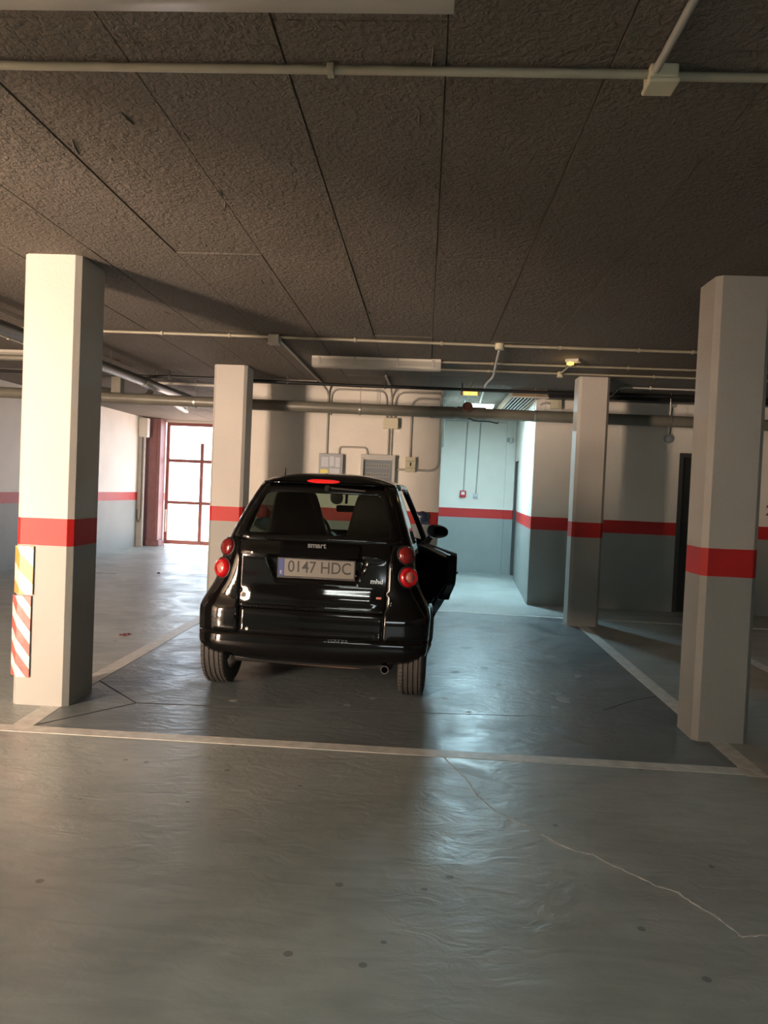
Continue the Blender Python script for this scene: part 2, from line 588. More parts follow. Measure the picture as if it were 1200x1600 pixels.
def wall(name, x0, x1, y0, y1, z0=0.0, z1=CEIL + 0.012, mat='wall_paint'):
    return struct(MB().box(x0, x1, y0, y1, z0, z1).build(name, mat))
wall('wall_left', XL - 0.2, XL, -0.8, 16.95)
wall('wall_right', XR, XR + 0.2, -7.2, YB + 0.2)
REC0, REC1 = 0.19, 1.41
wall('wall_back', -2.52, REC0, YB, YB + 0.15)
# right half of the back wall with the doorway for the dark door
DX0, DX1, DZ = 3.29, 4.12, 2.08
b = MB()
b.box(REC1, DX0, YB, YB + 0.15, 0, CEIL + 0.012)
b.box(DX1, XR + 0.2, YB, YB + 0.15, 0, CEIL + 0.012)
b.box(DX0, DX1, YB, YB + 0.15, DZ, CEIL + 0.012)
struct(b.build('wall_back_right', 'wall_paint'))
wall('wall_side_passage', -2.52, -2.37, YB + 0.15, 16.95)
# recess
wall('wall_recess_left', 0.04, REC0, YB + 0.15, 14.15)
wall('wall_recess_back', 0.04, 1.75, 14.0, 14.15)
b = MB()
b.prism([(REC1, YB + 0.15), (1.57, 13.10), (1.75, 13.10), (1.75, YB + 0.15)], 0, CEIL + 0.012)
b.prism([(1.57, 13.10), (1.605, 13.85), (1.75, 13.85), (1.75, 13.10)], 2.05, CEIL + 0.012)
b.prism([(1.605, 13.85), (1.612, 14.0), (1.75, 14.0), (1.75, 13.85)], 0, CEIL + 0.012)
struct(b.build('wall_recess_right', 'wall_paint'))
# pilaster in the recess corner
struct(MB().box(1.44, 1.60, 13.93, 14.0, 0, CEIL).build('trim_1', 'wall_paint'))
# gate wall: lintel and pier
b = MB()
b.box(XL - 0.2, -5.84, 16.75, 16.95, 0, CEIL)
b.box(-5.84, -2.37, 16.75, 16.95, 2.74, CEIL)
struct(b.build('wall_gate', 'wall_paint'))
# partition behind the camera on the left with a tall window, rear wall with a slot for the added fill
b = MB()
b.box(XL - 0.2, -5.6, -0.8, -0.6, 0, CEIL)
b.box(-4.8, -3.92, -0.8, -0.6, 0, CEIL)
b.box(-5.6, -4.8, -0.8, -0.6, 0, 0.1)
b.box(-5.6, -4.8, -0.8, -0.6, 2.6, CEIL)
struct(b.build('wall_partition', 'wall_paint'))
b = MB()
b.box(-5.6, -4.8, -0.60, -0.575, 2.56, 2.60).box(-5.6, -4.8, -0.60, -0.575, 0.10, 0.14)
b.box(-5.60, -5.565, -0.60, -0.575, 0.10, 2.60).box(-4.835, -4.80, -0.60, -0.575, 0.10, 2.60)
b.box(-5.215, -5.185, -0.60, -0.58, 0.10, 2.60)
for zz in (0.72, 1.35, 1.98):
    b.box(-5.6, -4.8, -0.60, -0.58, zz - 0.015, zz + 0.015)
struct(b.build('window_1', 'gate_red'))
wall('wall_passage_rear', -4.1, -3.9, -7.2, -0.8)
wall('wall_light_stop', -3.92, -3.78, -0.8, 0.62)  # unseen stub wall, added to keep the warm window light off the right pillar
b = MB()
b.box(-4.1, -0.15, -7.2, -7.0, 0, CEIL)
b.box(2.15, XR + 0.2, -7.2, -7.0, 0, CEIL)
b.box(-0.15, 2.15, -7.2, -7.0, 1.65, CEIL)
b.box(-0.15, 2.15, -7.2, -7.0, 0.0, 1.05)
struct(b.build('wall_rear', 'wall_paint'))

# dark door in the back wall
d1 = empty('door_1', (DX0, YB + 0.03, 0))
struct(d1)
MB().box(0.03, DX1 - DX0 - 0.03, 0, 0.05, -0.005, DZ - 0.03).build('door_leaf', 'door_dark', d1, bevel=0.004)
b = MB()
b.box(-0.0, 0.05, -0.045, 0.06, 0, DZ).box(DX1 - DX0 - 0.05, DX1 - DX0, -0.045, 0.06, 0, DZ).box(0.05, DX1 - DX0 - 0.05, -0.045, 0.06, DZ - 0.05, DZ)
b.build('door_frame', 'metal_dark', d1)
b = MB()
b.box(0.09, 0.13, -0.012, 0.0, 0.95, 1.17).tube([(0.11, -0.01, 1.08), (0.11, -0.055, 1.08), (0.23, -0.055, 1.08)], 0.010)
b.build('door_handle', 'cable_black', d1)
# door in the recess side wall
d2 = empty('door_2', (1.59, 13.10, 0))
struct(d2)
MB().prism([(0.02, 0.04), (0.06, 0.04), (0.09, 0.70), (0.05, 0.70)], 0.01, 2.02).build('door_leaf', 'wall_paint', d2)
b = MB()
b.prism([(-0.02, 0.0), (0.05, 0.0), (0.05, 0.04), (-0.02, 0.04)], 0, 2.05)
b.prism([(0.012, 0.71), (0.08, 0.71), (0.08, 0.75), (0.012, 0.75)], 0, 2.05)
b.build('door_frame', 'metal_dark', d2)

# floor markings, joints and the crack: all children of the floor
def strip(name, pts, w, mat, z=0.002, parent=floor):
    b = MB()
    pts = [Vector((p[0], p[1], 0)) for p in pts]
    L, R_ = [], []
    for i, p in enumerate(pts):
        d = (pts[min(i + 1, len(pts) - 1)] - pts[max(i - 1, 0)]).normalized()
        n = Vector((-d.y, d.x, 0)) * (w if not callable(w) else w(i)) / 2
        L.append(p + n); R_.append(p - n)
    n = len(pts)
    vs = [(p.x, p.y, z) for p in L] + [(p.x, p.y, z) for p in R_] + [(p.x, p.y, -0.002) for p in L] + [(p.x, p.y, -0.002) for p in R_]
    fs = [(i, n + i, n + i + 1, i + 1) for i in range(n - 1)] + [(i, i + 1, 2 * n + i + 1, 2 * n + i) for i in range(n - 1)] + [(n + i + 1, n + i, 3 * n + i, 3 * n + i + 1) for i in range(n - 1)]
    fs += [(0, 2 * n, 3 * n, n), (n - 1, 2 * n - 1, 4 * n - 1, 3 * n - 1)]
    b.add(vs, fs)
    return b.build(name, mat, parent)
strip('painted_line', [(-6.0, 4.165), (-3.0, 4.155), (1.84, 4.17)], 0.105, 'line_paint')
strip('painted_line', [(-2.235, 4.20), (-2.30, 5.2), (-2.30, 9.25)], 0.12, 'line_paint', 0.0018)
strip('painted_line', [(1.83, 4.10), (1.825, 9.25)], 0.11, 'line_paint', 0.0018)
strip('painted_line', [(-2.25, 9.37), (1.78, 9.17)], 0.075, 'line_paint')
strip('painted_line', [(3.05, 4.6), (3.10, 9.1)], 0.10, 'line_paint', 0.0018)
strip('painted_line', [(1.94, 9.19), (6.2, 9.05)], 0.075, 'line_paint')
strip('saw_cut', [(-2.24, 5.25), (-1.79, 4.77), (-2.17, 4.235)], 0.012, 'joint_dark', 0.0012)
strip('saw_cut', [(-1.79, 4.77), (-0.5, 4.86), (0.9, 5.0)], 0.006, 'joint_dark', 0.0012)
strip('saw_cut', [(1.27, 5.22), (1.53, 5.50), (1.76, 5.68)], 0.012, 'joint_dark', 0.0012)
strip('saw_cut', [(-6.1, 11.2), (-4.6, 11.25)], 0.03, 'joint_dark', 0.0012)
strip('saw_cut', [(0.55, 12.75), (1.25, 12.7)], 0.25, 'conduit_grey', 0.0015)
ck = [(0.16, 4.12), (0.22, 3.95), (0.28, 3.78), (0.31, 3.62), (0.384, 3.44), (0.45, 3.38), (0.52, 3.29), (0.60, 3.17), (0.676, 3.098), (0.74, 3.08), (0.79, 3.0), (0.86, 2.94), (0.92, 2.86), (0.993, 2.82), (1.02, 2.76), (1.07, 2.68), (1.10, 2.60), (1.115, 2.552), (1.16, 2.566), (1.25, 2.59), (1.45, 2.54)]
pts = []
for i in range(len(ck) - 1):
    for k in range(4):
        t = k / 4
        pts.append((ck[i][0] * (1 - t) + ck[i + 1][0] * t + random.uniform(-.004, .004), ck[i][1] * (1 - t) + ck[i + 1][1] * t + random.uniform(-.006, .006)))
pts.append(ck[-1])
strip('crack', pts, lambda i: 0.0065 + 0.003 * math.sin(i * 1.7), 'crack_pale', 0.001)
strip('crack', [(1.86, 4.13), (1.83, 4.16), (1.84, 4.20), (1.80, 4.22)], 0.006, 'crack_pale', 0.0035)
# chipped paint flakes in the bay
for (px_, py_, sz) in [(1.02, 5.62, .07), (1.05, 5.45, .09), (0.62, 5.75, .05), (0.95, 5.25, .04), (0.85, 5.60, .045), (0.55, 6.3, .06), (0.75, 6.6, .08), (1.2, 6.9, .07), (0.3, 6.1, .06), (0.2, 5.3, .035), (-0.45, 5.0, .03), (-1.2, 4.95, .04), (-0.3, 5.2, .04), (0.45, 7.1, .08), (0.9, 7.4, .07), (1.3, 6.2, .05), (0.35, 5.0, .03)]:
    poly = []
    for k in range(11):
        a = 2 * math.pi * k / 11
        rr = sz * random.uniform(0.45, 1.1) * 0.75
        poly.append((px_ + rr * math.cos(a), py_ + rr * math.sin(a) * 1.3))
    MB().prism(poly, -0.001, 0.0006).build('paint_chip', 'chip_pale' if sz < .075 else 'line_paint' if False else 'chip_pale', floor)

# ------------------------------------------------------------------ outside the gate
struct(MB().box(-30, 20, 16.95, 60, -0.25, -0.05).build('ground_outside', 'concrete_out'))
fen = tag(empty('yard_fence', (-6.5, 24.0, -0.05)), 'pale railing of thin upright bars standing in the sunlit yard beyond the gate', 'fence')
for k in range(36):
    MB().box(k * 0.16, k * 0.16 + 0.03, -0.015, 0.015, 0, 1.3).build('bar', 'fence_white', fen)
for zz in (0.12, 1.2):
    MB().box(-0.1, 5.8, -0.025, 0.025, zz, zz + 0.05).build('rail', 'fence_white', fen)

# ------------------------------------------------------------------ pillars
def pillar(name, x0, x1, y0, y1, label, ch=0.032):
    p = [(x0 + ch, y0), (x1 - ch, y0), (x1, y0 + ch), (x1, y1 - ch), (x1 - ch, y1), (x0 + ch, y1), (x0, y1 - ch), (x0, y0 + ch)]
    o = MB().prism(p, -0.002, CEIL + 0.004).build(name, 'pillar_paint', bevel=0.002)
    return tag(o, label, 'pillar')
pillar('pillar', -2.525, -2.165, 4.598, 4.99, 'chamfered concrete pillar with a red band and striped reflective plates on its corner')
pillar('pillar', 1.675, 2.005, 4.655, 4.97, 'chamfered concrete pillar with a red band at the corner of the bay, no plates on it')
pillar('pillar', 1.66, 2.005, 8.63, 8.93, 'chamfered concrete pillar with a red band standing before the dark door wall')
pillar('pillar', -2.475, -2.09, 8.66, 9.02, 'chamfered concrete pillar with a red band between the barred gate and the car')

# ------------------------------------------------------------------ striped corner plates on the left pillar
stripe_mat('stripe_red', (0.62, 0.03, 0.025), (0.72, 0.68, 0.60), 0.155, 1.25, 0.05)
stripe_mat('stripe_amber', (0.72, 0.25, 0.015), (0.66, 0.60, 0.50), 0.215, 0.95, 0.02)
def plate(name, mat, z0, z1, label, dx=0.0):
    r = tag(empty(name, (-2.49 + dx, 4.592, 0)), label, 'plate')
    MB().box(0.0, 0.088, -0.007, -0.001, z0, z1).build('front_leaf', mat, r, bevel=0.001)
    a = math.radians(128)
    o = MB().box(0.0, 0.075, -0.007, -0.001, z0 + 0.004, z1 - 0.003)
    for i, v in enumerate(o.v):
        o.v[i] = (-v[0] * 0.70, v[1] + v[0] * 0.62, v[2])
    o.build('side_leaf', mat, r)
plate('corner_plate', 'stripe_red', 0.175, 0.683, 'red and white diagonally striped plate on the pillar corner, below the amber one', -0.004)
plate('corner_plate', 'stripe_amber', 0.69, 0.992, 'amber and white diagonally striped plate on the pillar corner, above the red one', 0.004)

# ------------------------------------------------------------------ conduits and services
def conduit(name, pts, r, mat, label, group=None, clips=(), rad=0.08, cat='conduit', n=10, up=Vector((0, 0, 1)), couplings=()):
    o = MB().tube(bend(pts, rad), r, n).build(name, mat, smooth=True)
    tag(o, label, cat, group)
    for c in clips:
        c = Vector(c)
        b = MB()
        b.box(c.x - 0.012, c.x + 0.012, c.y - r - 0.006, c.y + r + 0.006, c.z - r - 0.004, c.z + r)
        b.box(c.x - 0.008, c.x + 0.008, c.y - 0.004, c.y + 0.010, c.z + r, CEIL + 0.002)
        b.build('clip', mat, o, bevel=0.003)
    for c in couplings:
        c = Vector(c)
        MB().tube([c - Vector((0.03, 0, 0)), c + Vector((0.03, 0, 0))], r + 0.004, 12).build('coupling', mat, o, smooth=True)
    return o

def jbox(name, c, sx, sy, sz, mat, label, group=None, cat='junction box', lid='-z'):
    r = tag(empty(name, c), label, cat, group)
    MB().box(-sx / 2, sx / 2, -sy / 2, sy / 2, -sz / 2, sz / 2).build('box_body', mat, r, bevel=0.008)
    e = 0.004
    if lid == '-z':
        MB().box(-sx / 2 - e, sx / 2 + e, -sy / 2 - e, sy / 2 + e, -sz / 2 - 0.012, -sz / 2 + 0.004).build('lid', mat, r, bevel=0.006)
    else:
        MB().box(-sx / 2 - e, sx / 2 + e, -sy / 2 - 0.012, -sy / 2 + 0.004, -sz / 2 - e, sz / 2 + e).build('lid', mat, r, bevel=0.006)
    return r

# near ceiling conduit with junction box
zA = 2.768
conduit('conduit', [(-3.6, 2.465, zA), (0.645, 2.468, zA)], 0.014, 'conduit_pvc', 'thick plastic conduit crossing the ceiling, running into the big beige box', clips=[(-0.36, 2.467, zA), (-2.0, 2.467, zA)])
conduit('conduit', [(0.72, 2.478, zA), (3.6, 2.485, zA)], 0.014, 'conduit_pvc', 'thick plastic ceiling conduit leaving the big beige box towards the dark side', clips=[(2.0, 2.48, zA)])
conduit('conduit', [(0.655, 2.43, zA - 0.005), (0.655, 1.0, zA)], 0.0125, 'conduit_grey', 'thin grey conduit leaving the big beige box at a right angle')
jbox('junction_box', (0.682, 2.475, 2.763), 0.088, 0.088, 0.048, 'box_beige', 'big square beige junction box on the thick ceiling conduit')

# fluorescent fittings
def batten(name, x0, x1, y, z, label, diffuser, lit=False, w=0.10):
    r = tag(empty(name, ((x0 + x1) / 2, y, z)), label, 'ceiling light')
    L = (x1 - x0) / 2
    top = CEIL + 0.004 - z
    b = MB().prism([(-L, -w / 2), (L, -w / 2), (L, w / 2), (-L, w / 2)], top - 0.035, top)
    b.build('housing', 'fixture_white', r, bevel=0.004)
    MB().tube([(-L + 0.06, 0, 0.01), (L - 0.06, 0, 0.01)], 0.016, 12).build('tube', 'tube_lit' if lit else 'tube_off', r, smooth=True)
    for s in (-1, 1):
        MB().box(s * (L - 0.045) - 0.015, s * (L - 0.045) + 0.015, -0.018, 0.018, -0.01, top - 0.03).build('lamp_holder', 'fixture_white', r, bevel=0.003)
    if diffuser:
        prof = [(-w / 2, top - 0.03), (-w / 2, 0.0), (-w / 2 + 0.02, -0.022), (w / 2 - 0.02, -0.022), (w / 2, 0.0), (w / 2, top - 0.03)]
        vs = [(-L, p[0], p[1]) for p in prof] + [(L, p[0], p[1]) for p in prof]
        n = len(prof)
        fs = [(i, i + 1, n + i + 1, n + i) for i in range(n - 1)] + [tuple(range(n)), tuple(range(2 * n - 1, n - 1, -1))]
        MB().add(vs, fs).build('diffuser', 'diffuser_frosted', r, smooth=True, sharp=60)
        for xx in (-L + 0.08, -L * 0.33, L * 0.33, L - 0.08):
            for s in (-1, 1):
                MB().box(xx - 0.012, xx + 0.012, s * (w / 2 + 0.003) - 0.004, s * (w / 2 + 0.003) + 0.004, -0.004, top - 0.012).build('diffuser_clip', 'conduit_grey', r, bevel=0.002)
    return r
batten('fluorescent_light', -1.32, 0.02, 2.0, 2.715, 'fluorescent fitting in a clear cover in front of the thick ceiling conduit', True, w=0.15)
batten('fluorescent_light', -1.225, 0.105, 7.93, 2.705, 'unlit fluorescent fitting in a clear cover on the ceiling over the car', True, w=0.16)

zB = 2.772
gB = 'clipped conduit across the ceiling over the car'
conduit('conduit', [(-4.6, 6.84, zB), (-1.46, 6.87, zB)], 0.013, 'conduit_pvc', 'pale conduit clipped across the ceiling behind the striped pillar', clips=[(-2.45, 6.86, zB), (-1.83, 6.865, zB), (-3.05, 6.855, zB)])
conduit('conduit', [(-1.38, 6.87, zB), (0.57, 6.93, zB)], 0.013, 'conduit_pvc', 'pale ceiling conduit between the grey box and the small round box', clips=[(-0.69, 6.89, zB), (0.09, 6.917, zB)])
conduit('conduit', [(0.65, 6.935, zB), (1.9, 6.945, zB), (3.6, 6.96, zB)], 0.013, 'conduit_pvc', 'pale ceiling conduit running from the small round box to the dark side', clips=[(1.15, 6.94, zB), (1.846, 6.945, zB), (2.32, 6.945, zB)])
jbox('junction_box', (-1.418, 6.868, 2.752), 0.10, 0.10, 0.075, 'conduit_grey', 'grey square junction box on the ceiling conduit above the car')
rb = tag(MB().lathe([(0.0, -0.03), (0.036, -0.03), (0.042, -0.024), (0.042, 0.024), (0.0, 0.024)], (0.61, 6.935, 2.765), (0, 0, 1), 20).build('junction_box', 'box_beige', smooth=True), 'small round beige junction box on the ceiling conduit above the blue recess', 'junction box')
conduit('conduit', [(-1.395, 6.93, zB), (-1.385, 9.9, zB), (-1.335, YB - 0.018, 2.70), (-1.332, YB - 0.018, 1.88)], 0.014, 'conduit_grey', 'grey conduit along the ceiling and down the wall to the grey meter panel', rad=0.10)
o = bpy.context.scene.objects
# ceiling conduits from the fitting to the dark side, with the bulkhead lamp
conduit('conduit', [(0.105, 7.90, zB), (1.32, 7.89, zB), (3.6, 7.88, zB)], 0.011, 'conduit_pvc', 'thin ceiling conduit running behind the amber lamp', clips=[(0.63, 7.895, zB), (2.0, 7.885, zB)])
conduit('conduit', [(0.105, 8.37, zB), (3.6, 8.39, zB)], 0.011, 'conduit_pvc', 'thin ceiling conduit with the small box below the amber lamp', clips=[(0.63, 8.375, zB), (2.4, 8.38, zB)])
lb = tag(empty('bulkhead_lamp', (1.385, 7.60, 2.76), -0.45), 'amber bulkhead lamp glowing on the ceiling before the dark side', 'lamp')
MB().box(-0.06, 0.075, -0.055, 0.055, 0.0, 0.034).build('lamp_base', 'fixture_white', lb, bevel=0.008)
MB().lathe([(0.062, 0.0), (0.058, -0.03), (0.04, -0.05), (0.0, -0.055)], (-0.008, 0, 0.004), (0, 0, 1), 20).build('lamp_cover', 'diffuser_clear', lb, smooth=True)
MB().lathe([(0.0, 0.0), (0.035, 0.0), (0.035, -0.02), (0.0, -0.03)], (-0.02, 0, 0.0), (0, 0, 1), 14).build('bulb', 'lamp_bulb', lb, smooth=True)
add_light('bulkhead_lamp_light', 'POINT', (1.36, 7.58, 2.68), (0, 0, 0), 0.5, (1.0, 0.6, 0.2), shadow_soft_size=0.03).parent = None
jbox('junction_box', (1.395, 8.36, 2.765), 0.05, 0.05, 0.05, 'box_beige', 'tiny beige box on the thin conduit below the amber lamp')
conduit('conduit', [(1.395, 8.34, 2.765), (1.40, 7.95, 2.765), (1.39, 7.64, 2.765)], 0.010, 'conduit_pvc', 'short pale conduit from the tiny box to the amber lamp')
# flexible conduit from the round box to the recess
conduit('flexible_conduit', [(0.615, 6.96, 2.75), (0.64, 7.5, 2.742), (0.70, 8.6, 2.742), (0.66, 9.1, 2.742), (0.73, 11.0, 2.745), (0.74, 11.02, 2.75)], 0.012, 'fixture_white', 'white flexible conduit running from the small round box into the blue recess', rad=0.3)
# black cable bundle
zE = 2.711
cb = conduit('cable_run', [(-6.1, 9.24, zE), (-2.6, 9.27, zE), (-1.0, 9.46, zE), (3.2, 9.46, zE), (5.0, 9.4, zE)], 0.020, 'cable_black', 'black cable run clipped across the ceiling before the back wall', clips=[(-3.2, 9.27, zE), (-1.75, 9.38, zE), (-0.55, 9.46, zE), (0.4, 9.46, zE), (2.3, 9.46, zE)], cat='cable')
conduit('conduit', [(-6.1, 9.42, 2.76), (-1.42, 9.6, 2.77)], 0.009, 'conduit_grey', 'thin grey conduit on the ceiling behind the black cable run')
# dark beam-like cable tray on the right
tr = tag(MB().box(1.52, 5.5, 9.86, 10.06, 2.70, CEIL - 0.003).build('cable_tray', 'cable_black', bevel=0.004), 'black cable tray under the ceiling over the dark door wall', 'cable tray')
conduit('conduit', [(2.0, 8.75, 2.62), (2.10, 9.0, 2.62), (2.22, 9.15, 2.76), (2.7, 9.2, 2.765), (3.8, 9.2, 2.765)], 0.011, 'fixture_white', 'white conduit bending up to the ceiling beside the dark door wall', clips=[(2.6, 9.19, 2.765)], rad=0.1)

# big waste pipe
yF, zF, rF = 9.70, 2.445, 0.070
pf = tag(empty('waste_pipe', (0, yF, 0)), 'long thick grey waste pipe hung below the ceiling across the whole room', 'pipe')
MB().tube([(XL + 0.02, 0, 2.50), (-4.2, 0, 2.478), (-2.3, 0, 2.457), (0.35, 0, zF), (5.8, 0, 2.43)], rF, 20).build('pipe_run', 'pipe_grey', pf, smooth=True)
MB().tube([(0.36, 0, zF), (0.72, 0, zF)], rF + 0.012, 20).build('tee_sleeve', 'pipe_grey', pf, smooth=True)
MB().tube([(0.02, 0, zF), (0.32, 0, zF)], rF + 0.006, 20).build('coupling', 'pipe_grey', pf, smooth=True)
MB().tube([(0.49, 0, zF + 0.02), (0.485, -0.10, zF + 0.075)], 0.062, 20).build('tee_branch', 'pipe_grey', pf, smooth=True)
MB().lathe([(0.0, 0.0), (0.050, 0.0), (0.056, -0.006), (0.062, -0.006), (0.066, 0.012), (0.066, 0.03)], (0.4845, -0.108, zF + 0.078), (0.02, 0.87, -0.48), 24).build('clean_out_cap', 'pipe_cap', pf, smooth=True)
for xx in (-3.0, -0.87, 1.33, 3.0):
    zc = 2.443 if xx > -1 else 2.46
    b = MB()
    b.lathe([(rF + 0.001, -0.012), (rF + 0.005, -0.012), (rF + 0.005, 0.012), (rF + 0.001, 0.012), (rF + 0.001, -0.012)], (xx, 0, zc), (1, 0, 0), 24)
    b.tube([(xx, 0, zc + rF), (xx, 0, CEIL + 0.004)], 0.004, 6)
    b.build('pipe_hanger', 'steel', pf)
for xx in (-0.62, 1.46):
    MB().tube([(xx, 0.0, zF + rF - 0.004), (xx, 0.0, CEIL + 0.004)], 0.004, 6).build('hanger_rod', 'steel', pf)
conduit('hanging_wire', [(0.50, 9.60, 2.377), (0.56, 9.62, 2.35), (0.66, 9.64, 2.345), (0.76, 9.64, 2.35), (0.86, 9.63, 2.325), (0.88, 9.63, 2.34)], 0.008, 'cable_black', 'short black wire dangling under the tee of the waste pipe', rad=0.05, cat='cable')

# silver pipes on the left
silver = conduit('pipe', [(-3.50, 3.2, 2.62), (-3.45, 9.2, 2.62), (-3.46, 11.3, 2.64)], 0.055, 'pipe_silver', 'thick silvery pipe under the ceiling running towards the barred gate', cat='pipe', n=18)
conduit('pipe', [(-3.66, 3.4, 2.66), (-3.60, 11.4, 2.67)], 0.025, 'pipe_silver', 'thin silvery pipe alongside the thick one, towards the barred gate', cat='pipe', n=14)
MBc = MB()
for yy in (8.0, 9.4):
    b = MB().tube([(-3.40, yy, 2.62), (-3.40, yy, CEIL + 0.002)], 0.004, 6)
    b.build('pipe_hanger', 'steel', silver)
MB_ = MB().tube([(-3.45, 9.05, 2.62), (-3.45, 9.25, 2.62)], 0.064, 18)
MB_.build('pipe_coupling', 'pipe_grey', silver, smooth=True)
conduit('pipe', [(-6.1, 7.6, 2.62), (-4.15, 7.6, 2.62), (-3.98, 7.6, 2.62)], 0.03, 'pipe_grey', 'short grey pipe under the ceiling left of the striped pillar', cat='pipe')
MB().box(-4.06, -3.93, -0.13, 0.0, 2.53, CEIL + 0.002).build('riser_stub', 'pipe_grey', pf, bevel=0.01)
conduit('pipe', [(-4.9, 9.86, 2.52), (-4.6, 10.2, 2.66), (-4.3, 10.6, 2.60), (-4.15, 11.0, 2.60), (-4.1, 11.1, 2.735)], 0.05, 'pipe_grey', 'curved dark pipe elbow behind the waste pipe near the gate passage', cat='pipe', rad=0.2)
conduit('conduit', [(-4.05, 10.3, 2.77), (-2.55, 10.35, 2.76)], 0.018, 'fixture_white', 'pale conduit across the ceiling above the waste pipe by the gate passage', cat='conduit')
conduit('conduit', [(-4.13, 4.2, 2.76), (-4.13, 9.0, 2.77)], 0.016, 'fixture_white', 'pale conduit along the ceiling beyond the striped pillar', clips=[(-4.13, 7.3, 2.765)])
batten('fluorescent_light', -5.9, -4.35, 8.2, 2.73, 'unlit fluorescent fitting beyond the striped pillar', True)
gl = batten('fluorescent_light', -0.65, 0.65, 0, 2.72, 'unlit fluorescent fitting on the ceiling before the barred gate', True)
gl.location = (-4.35, 13.2, 2.72)
gl.rotation_euler = (0, 0, math.radians(98))

# ------------------------------------------------------------------ gate
ga = tag(empty('barred_gate', (-5.80, 16.80, 0)), 'red-brown metal gate of large open panels in front of the glaring yard', 'gate')
GX = 3.40
def gbar(n_, x0, x1, z0, z1, d=0.03):
    MB().box(x0, x1, -d, d, z0, z1).build(n_, 'gate_red', ga, bevel=0.004)
gbar('gate_stile', 0.0, 0.07, 0.03, 2.74)
gbar('gate_stile', GX - 0.07, GX, 0.03, 2.74)
gbar('gate_stile', 0.775, 0.845, 0.03, 2.30, 0.035)
gbar('gate_stile', 2.0, 2.07, 0.03, 2.74, 0.035)
gbar('gate_rail', 0.07, GX - 0.07, 0.03, 0.12)
gbar('gate_rail', 0.07, GX - 0.07, 0.93, 0.995)
gbar('gate_rail', 0.07, GX - 0.07, 1.86, 1.93)
gbar('gate_rail', 0.07, GX - 0.07, 2.67, 2.74)
gbar('gate_stile', 1.06, 1.12, 1.86, 2.74, 0.03)
MB().box(0.02, 0.055, -0.07, -0.03, 0.30, 0.80).build('gate_handle', 'fixture_white', ga, bevel=0.008)
po = tag(empty('gate_post', (-5.98, 16.55, 0)), 'wide mauve-red steel post at the edge of the barred gate', 'post')
MB().box(-0.17, 0.17, -0.15, 0.19, 0.0, CEIL).build('post_body', 'gate_post', po, bevel=0.01)
MB().box(0.06, 0.10, -0.165, -0.14, 0.2, 2.72).build('guide_rail', 'gate_red', po)
MB().box(-0.22, 0.22, -0.2, 0.19, 0.0, 0.12).build('post_foot', 'gate_post', po, bevel=0.01)
mo = tag(empty('gate_motor', (-6.10, 16.12, 0)), 'pale gate motor housing with a hanging cord in the corner by the gate', 'gate motor')
MB().box(-0.07, 0.06, -0.04, 0.04, 0.0, 2.35).build('mast', 'conduit_grey', mo, bevel=0.006)
MB().box(-0.07, 0.13, -0.09, 0.07, 2.35, 2.76).build('housing', 'fixture_white', mo, bevel=0.02)
MB().tube(bend([(0.02, -0.06, 2.36), (0.03, -0.06, 0.62), (-0.02, -0.06, 0.50), (-0.05, -0.06, 0.62), (-0.05, -0.05, 0.80)], 0.08), 0.008, 6).build('cord', 'metal_dark', mo, smooth=True)

# ------------------------------------------------------------------ back wall services
yw = YB
yc = YB - 0.018
pn = tag(empty('meter_panel', (-1.262, yw, 1.66)), 'grey-blue meter panel with printed sheets and a yellow sticker on the back wall', 'panel')
MB().box(-0.16, 0.16, -0.09, 0.0, -0.28, 0.225).build('panel_body', 'panel_grey', pn, bevel=0.006)
MB().box(-0.145, 0.135, -0.094, -0.088, -0.26, 0.205).build('panel_door', 'panel_grey', pn)
for (a0, a1, c0_, c1_) in ((-0.125, -0.03, 0.05, 0.18), (-0.015, 0.05, 0.06, 0.19), (0.06, 0.125, 0.05, 0.18), (-0.01, 0.12, -0.09, 0.03)):
    MB().box(a0, a1, -0.098, -0.093, c0_, c1_).build('printed_sheet', 'panel_label', pn)
MB().box(-0.135, -0.03, -0.099, -0.093, -0.16, 0.015).build('sticker', 'panel_yellow', pn)
db = tag(empty('distribution_board', (-0.637, yw, 1.65)), 'wide pale distribution board with a glazed door and breaker rows on the back wall', 'panel')
b = MB()
b.box(-0.228, -0.19, -0.10, 0, -0.30, 0.23).box(0.19, 0.228, -0.10, 0, -0.30, 0.23).box(-0.19, 0.19, -0.10, 0, 0.175, 0.23).box(-0.19, 0.19, -0.10, 0, -0.30, -0.26)
b.build('board_frame', 'panel_frame', db, bevel=0.004)
MB().box(-0.19, 0.19, -0.05, 0, -0.26, 0.175).build('back_plate', 'panel_label', db)
for zz in (0.10, -0.02, -0.14):
    MB().box(-0.16, 0.16, -0.062, -0.05, zz - 0.032, zz + 0.032).build('breaker_row', 'panel_white', db)
    for k in range(9):
        MB().box(-0.15 + k * 0.034, -0.135 + k * 0.034, -0.07, -0.06, zz - 0.012, zz + 0.012).build('breaker', 'panel_grey', db)
MB().box(-0.19, 0.19, -0.088, -0.082, -0.26, 0.175).build('glazed_door', 'diffuser_clear', db)
MB().box(-0.23, 0.23, -0.11, 0.0, 0.205, 0.245).build('top_flange', 'panel_frame', db, bevel=0.004)
sb = tag(empty('key_switch_box', (-0.208, yw, 1.786)), 'small beige two-part key switch box beside the distribution board', 'switch box')
MB().box(-0.068, 0.068, -0.075, 0, 0.045, 0.10).build('upper_case', 'box_beige', sb, bevel=0.005)
MB().box(-0.068, 0.068, -0.080, 0, -0.045, 0.044).build('middle_case', 'box_beige', sb, bevel=0.005)
MB().box(-0.068, 0.068, -0.075, 0, -0.10, -0.046).build('lower_case', 'box_beige', sb, bevel=0.005)
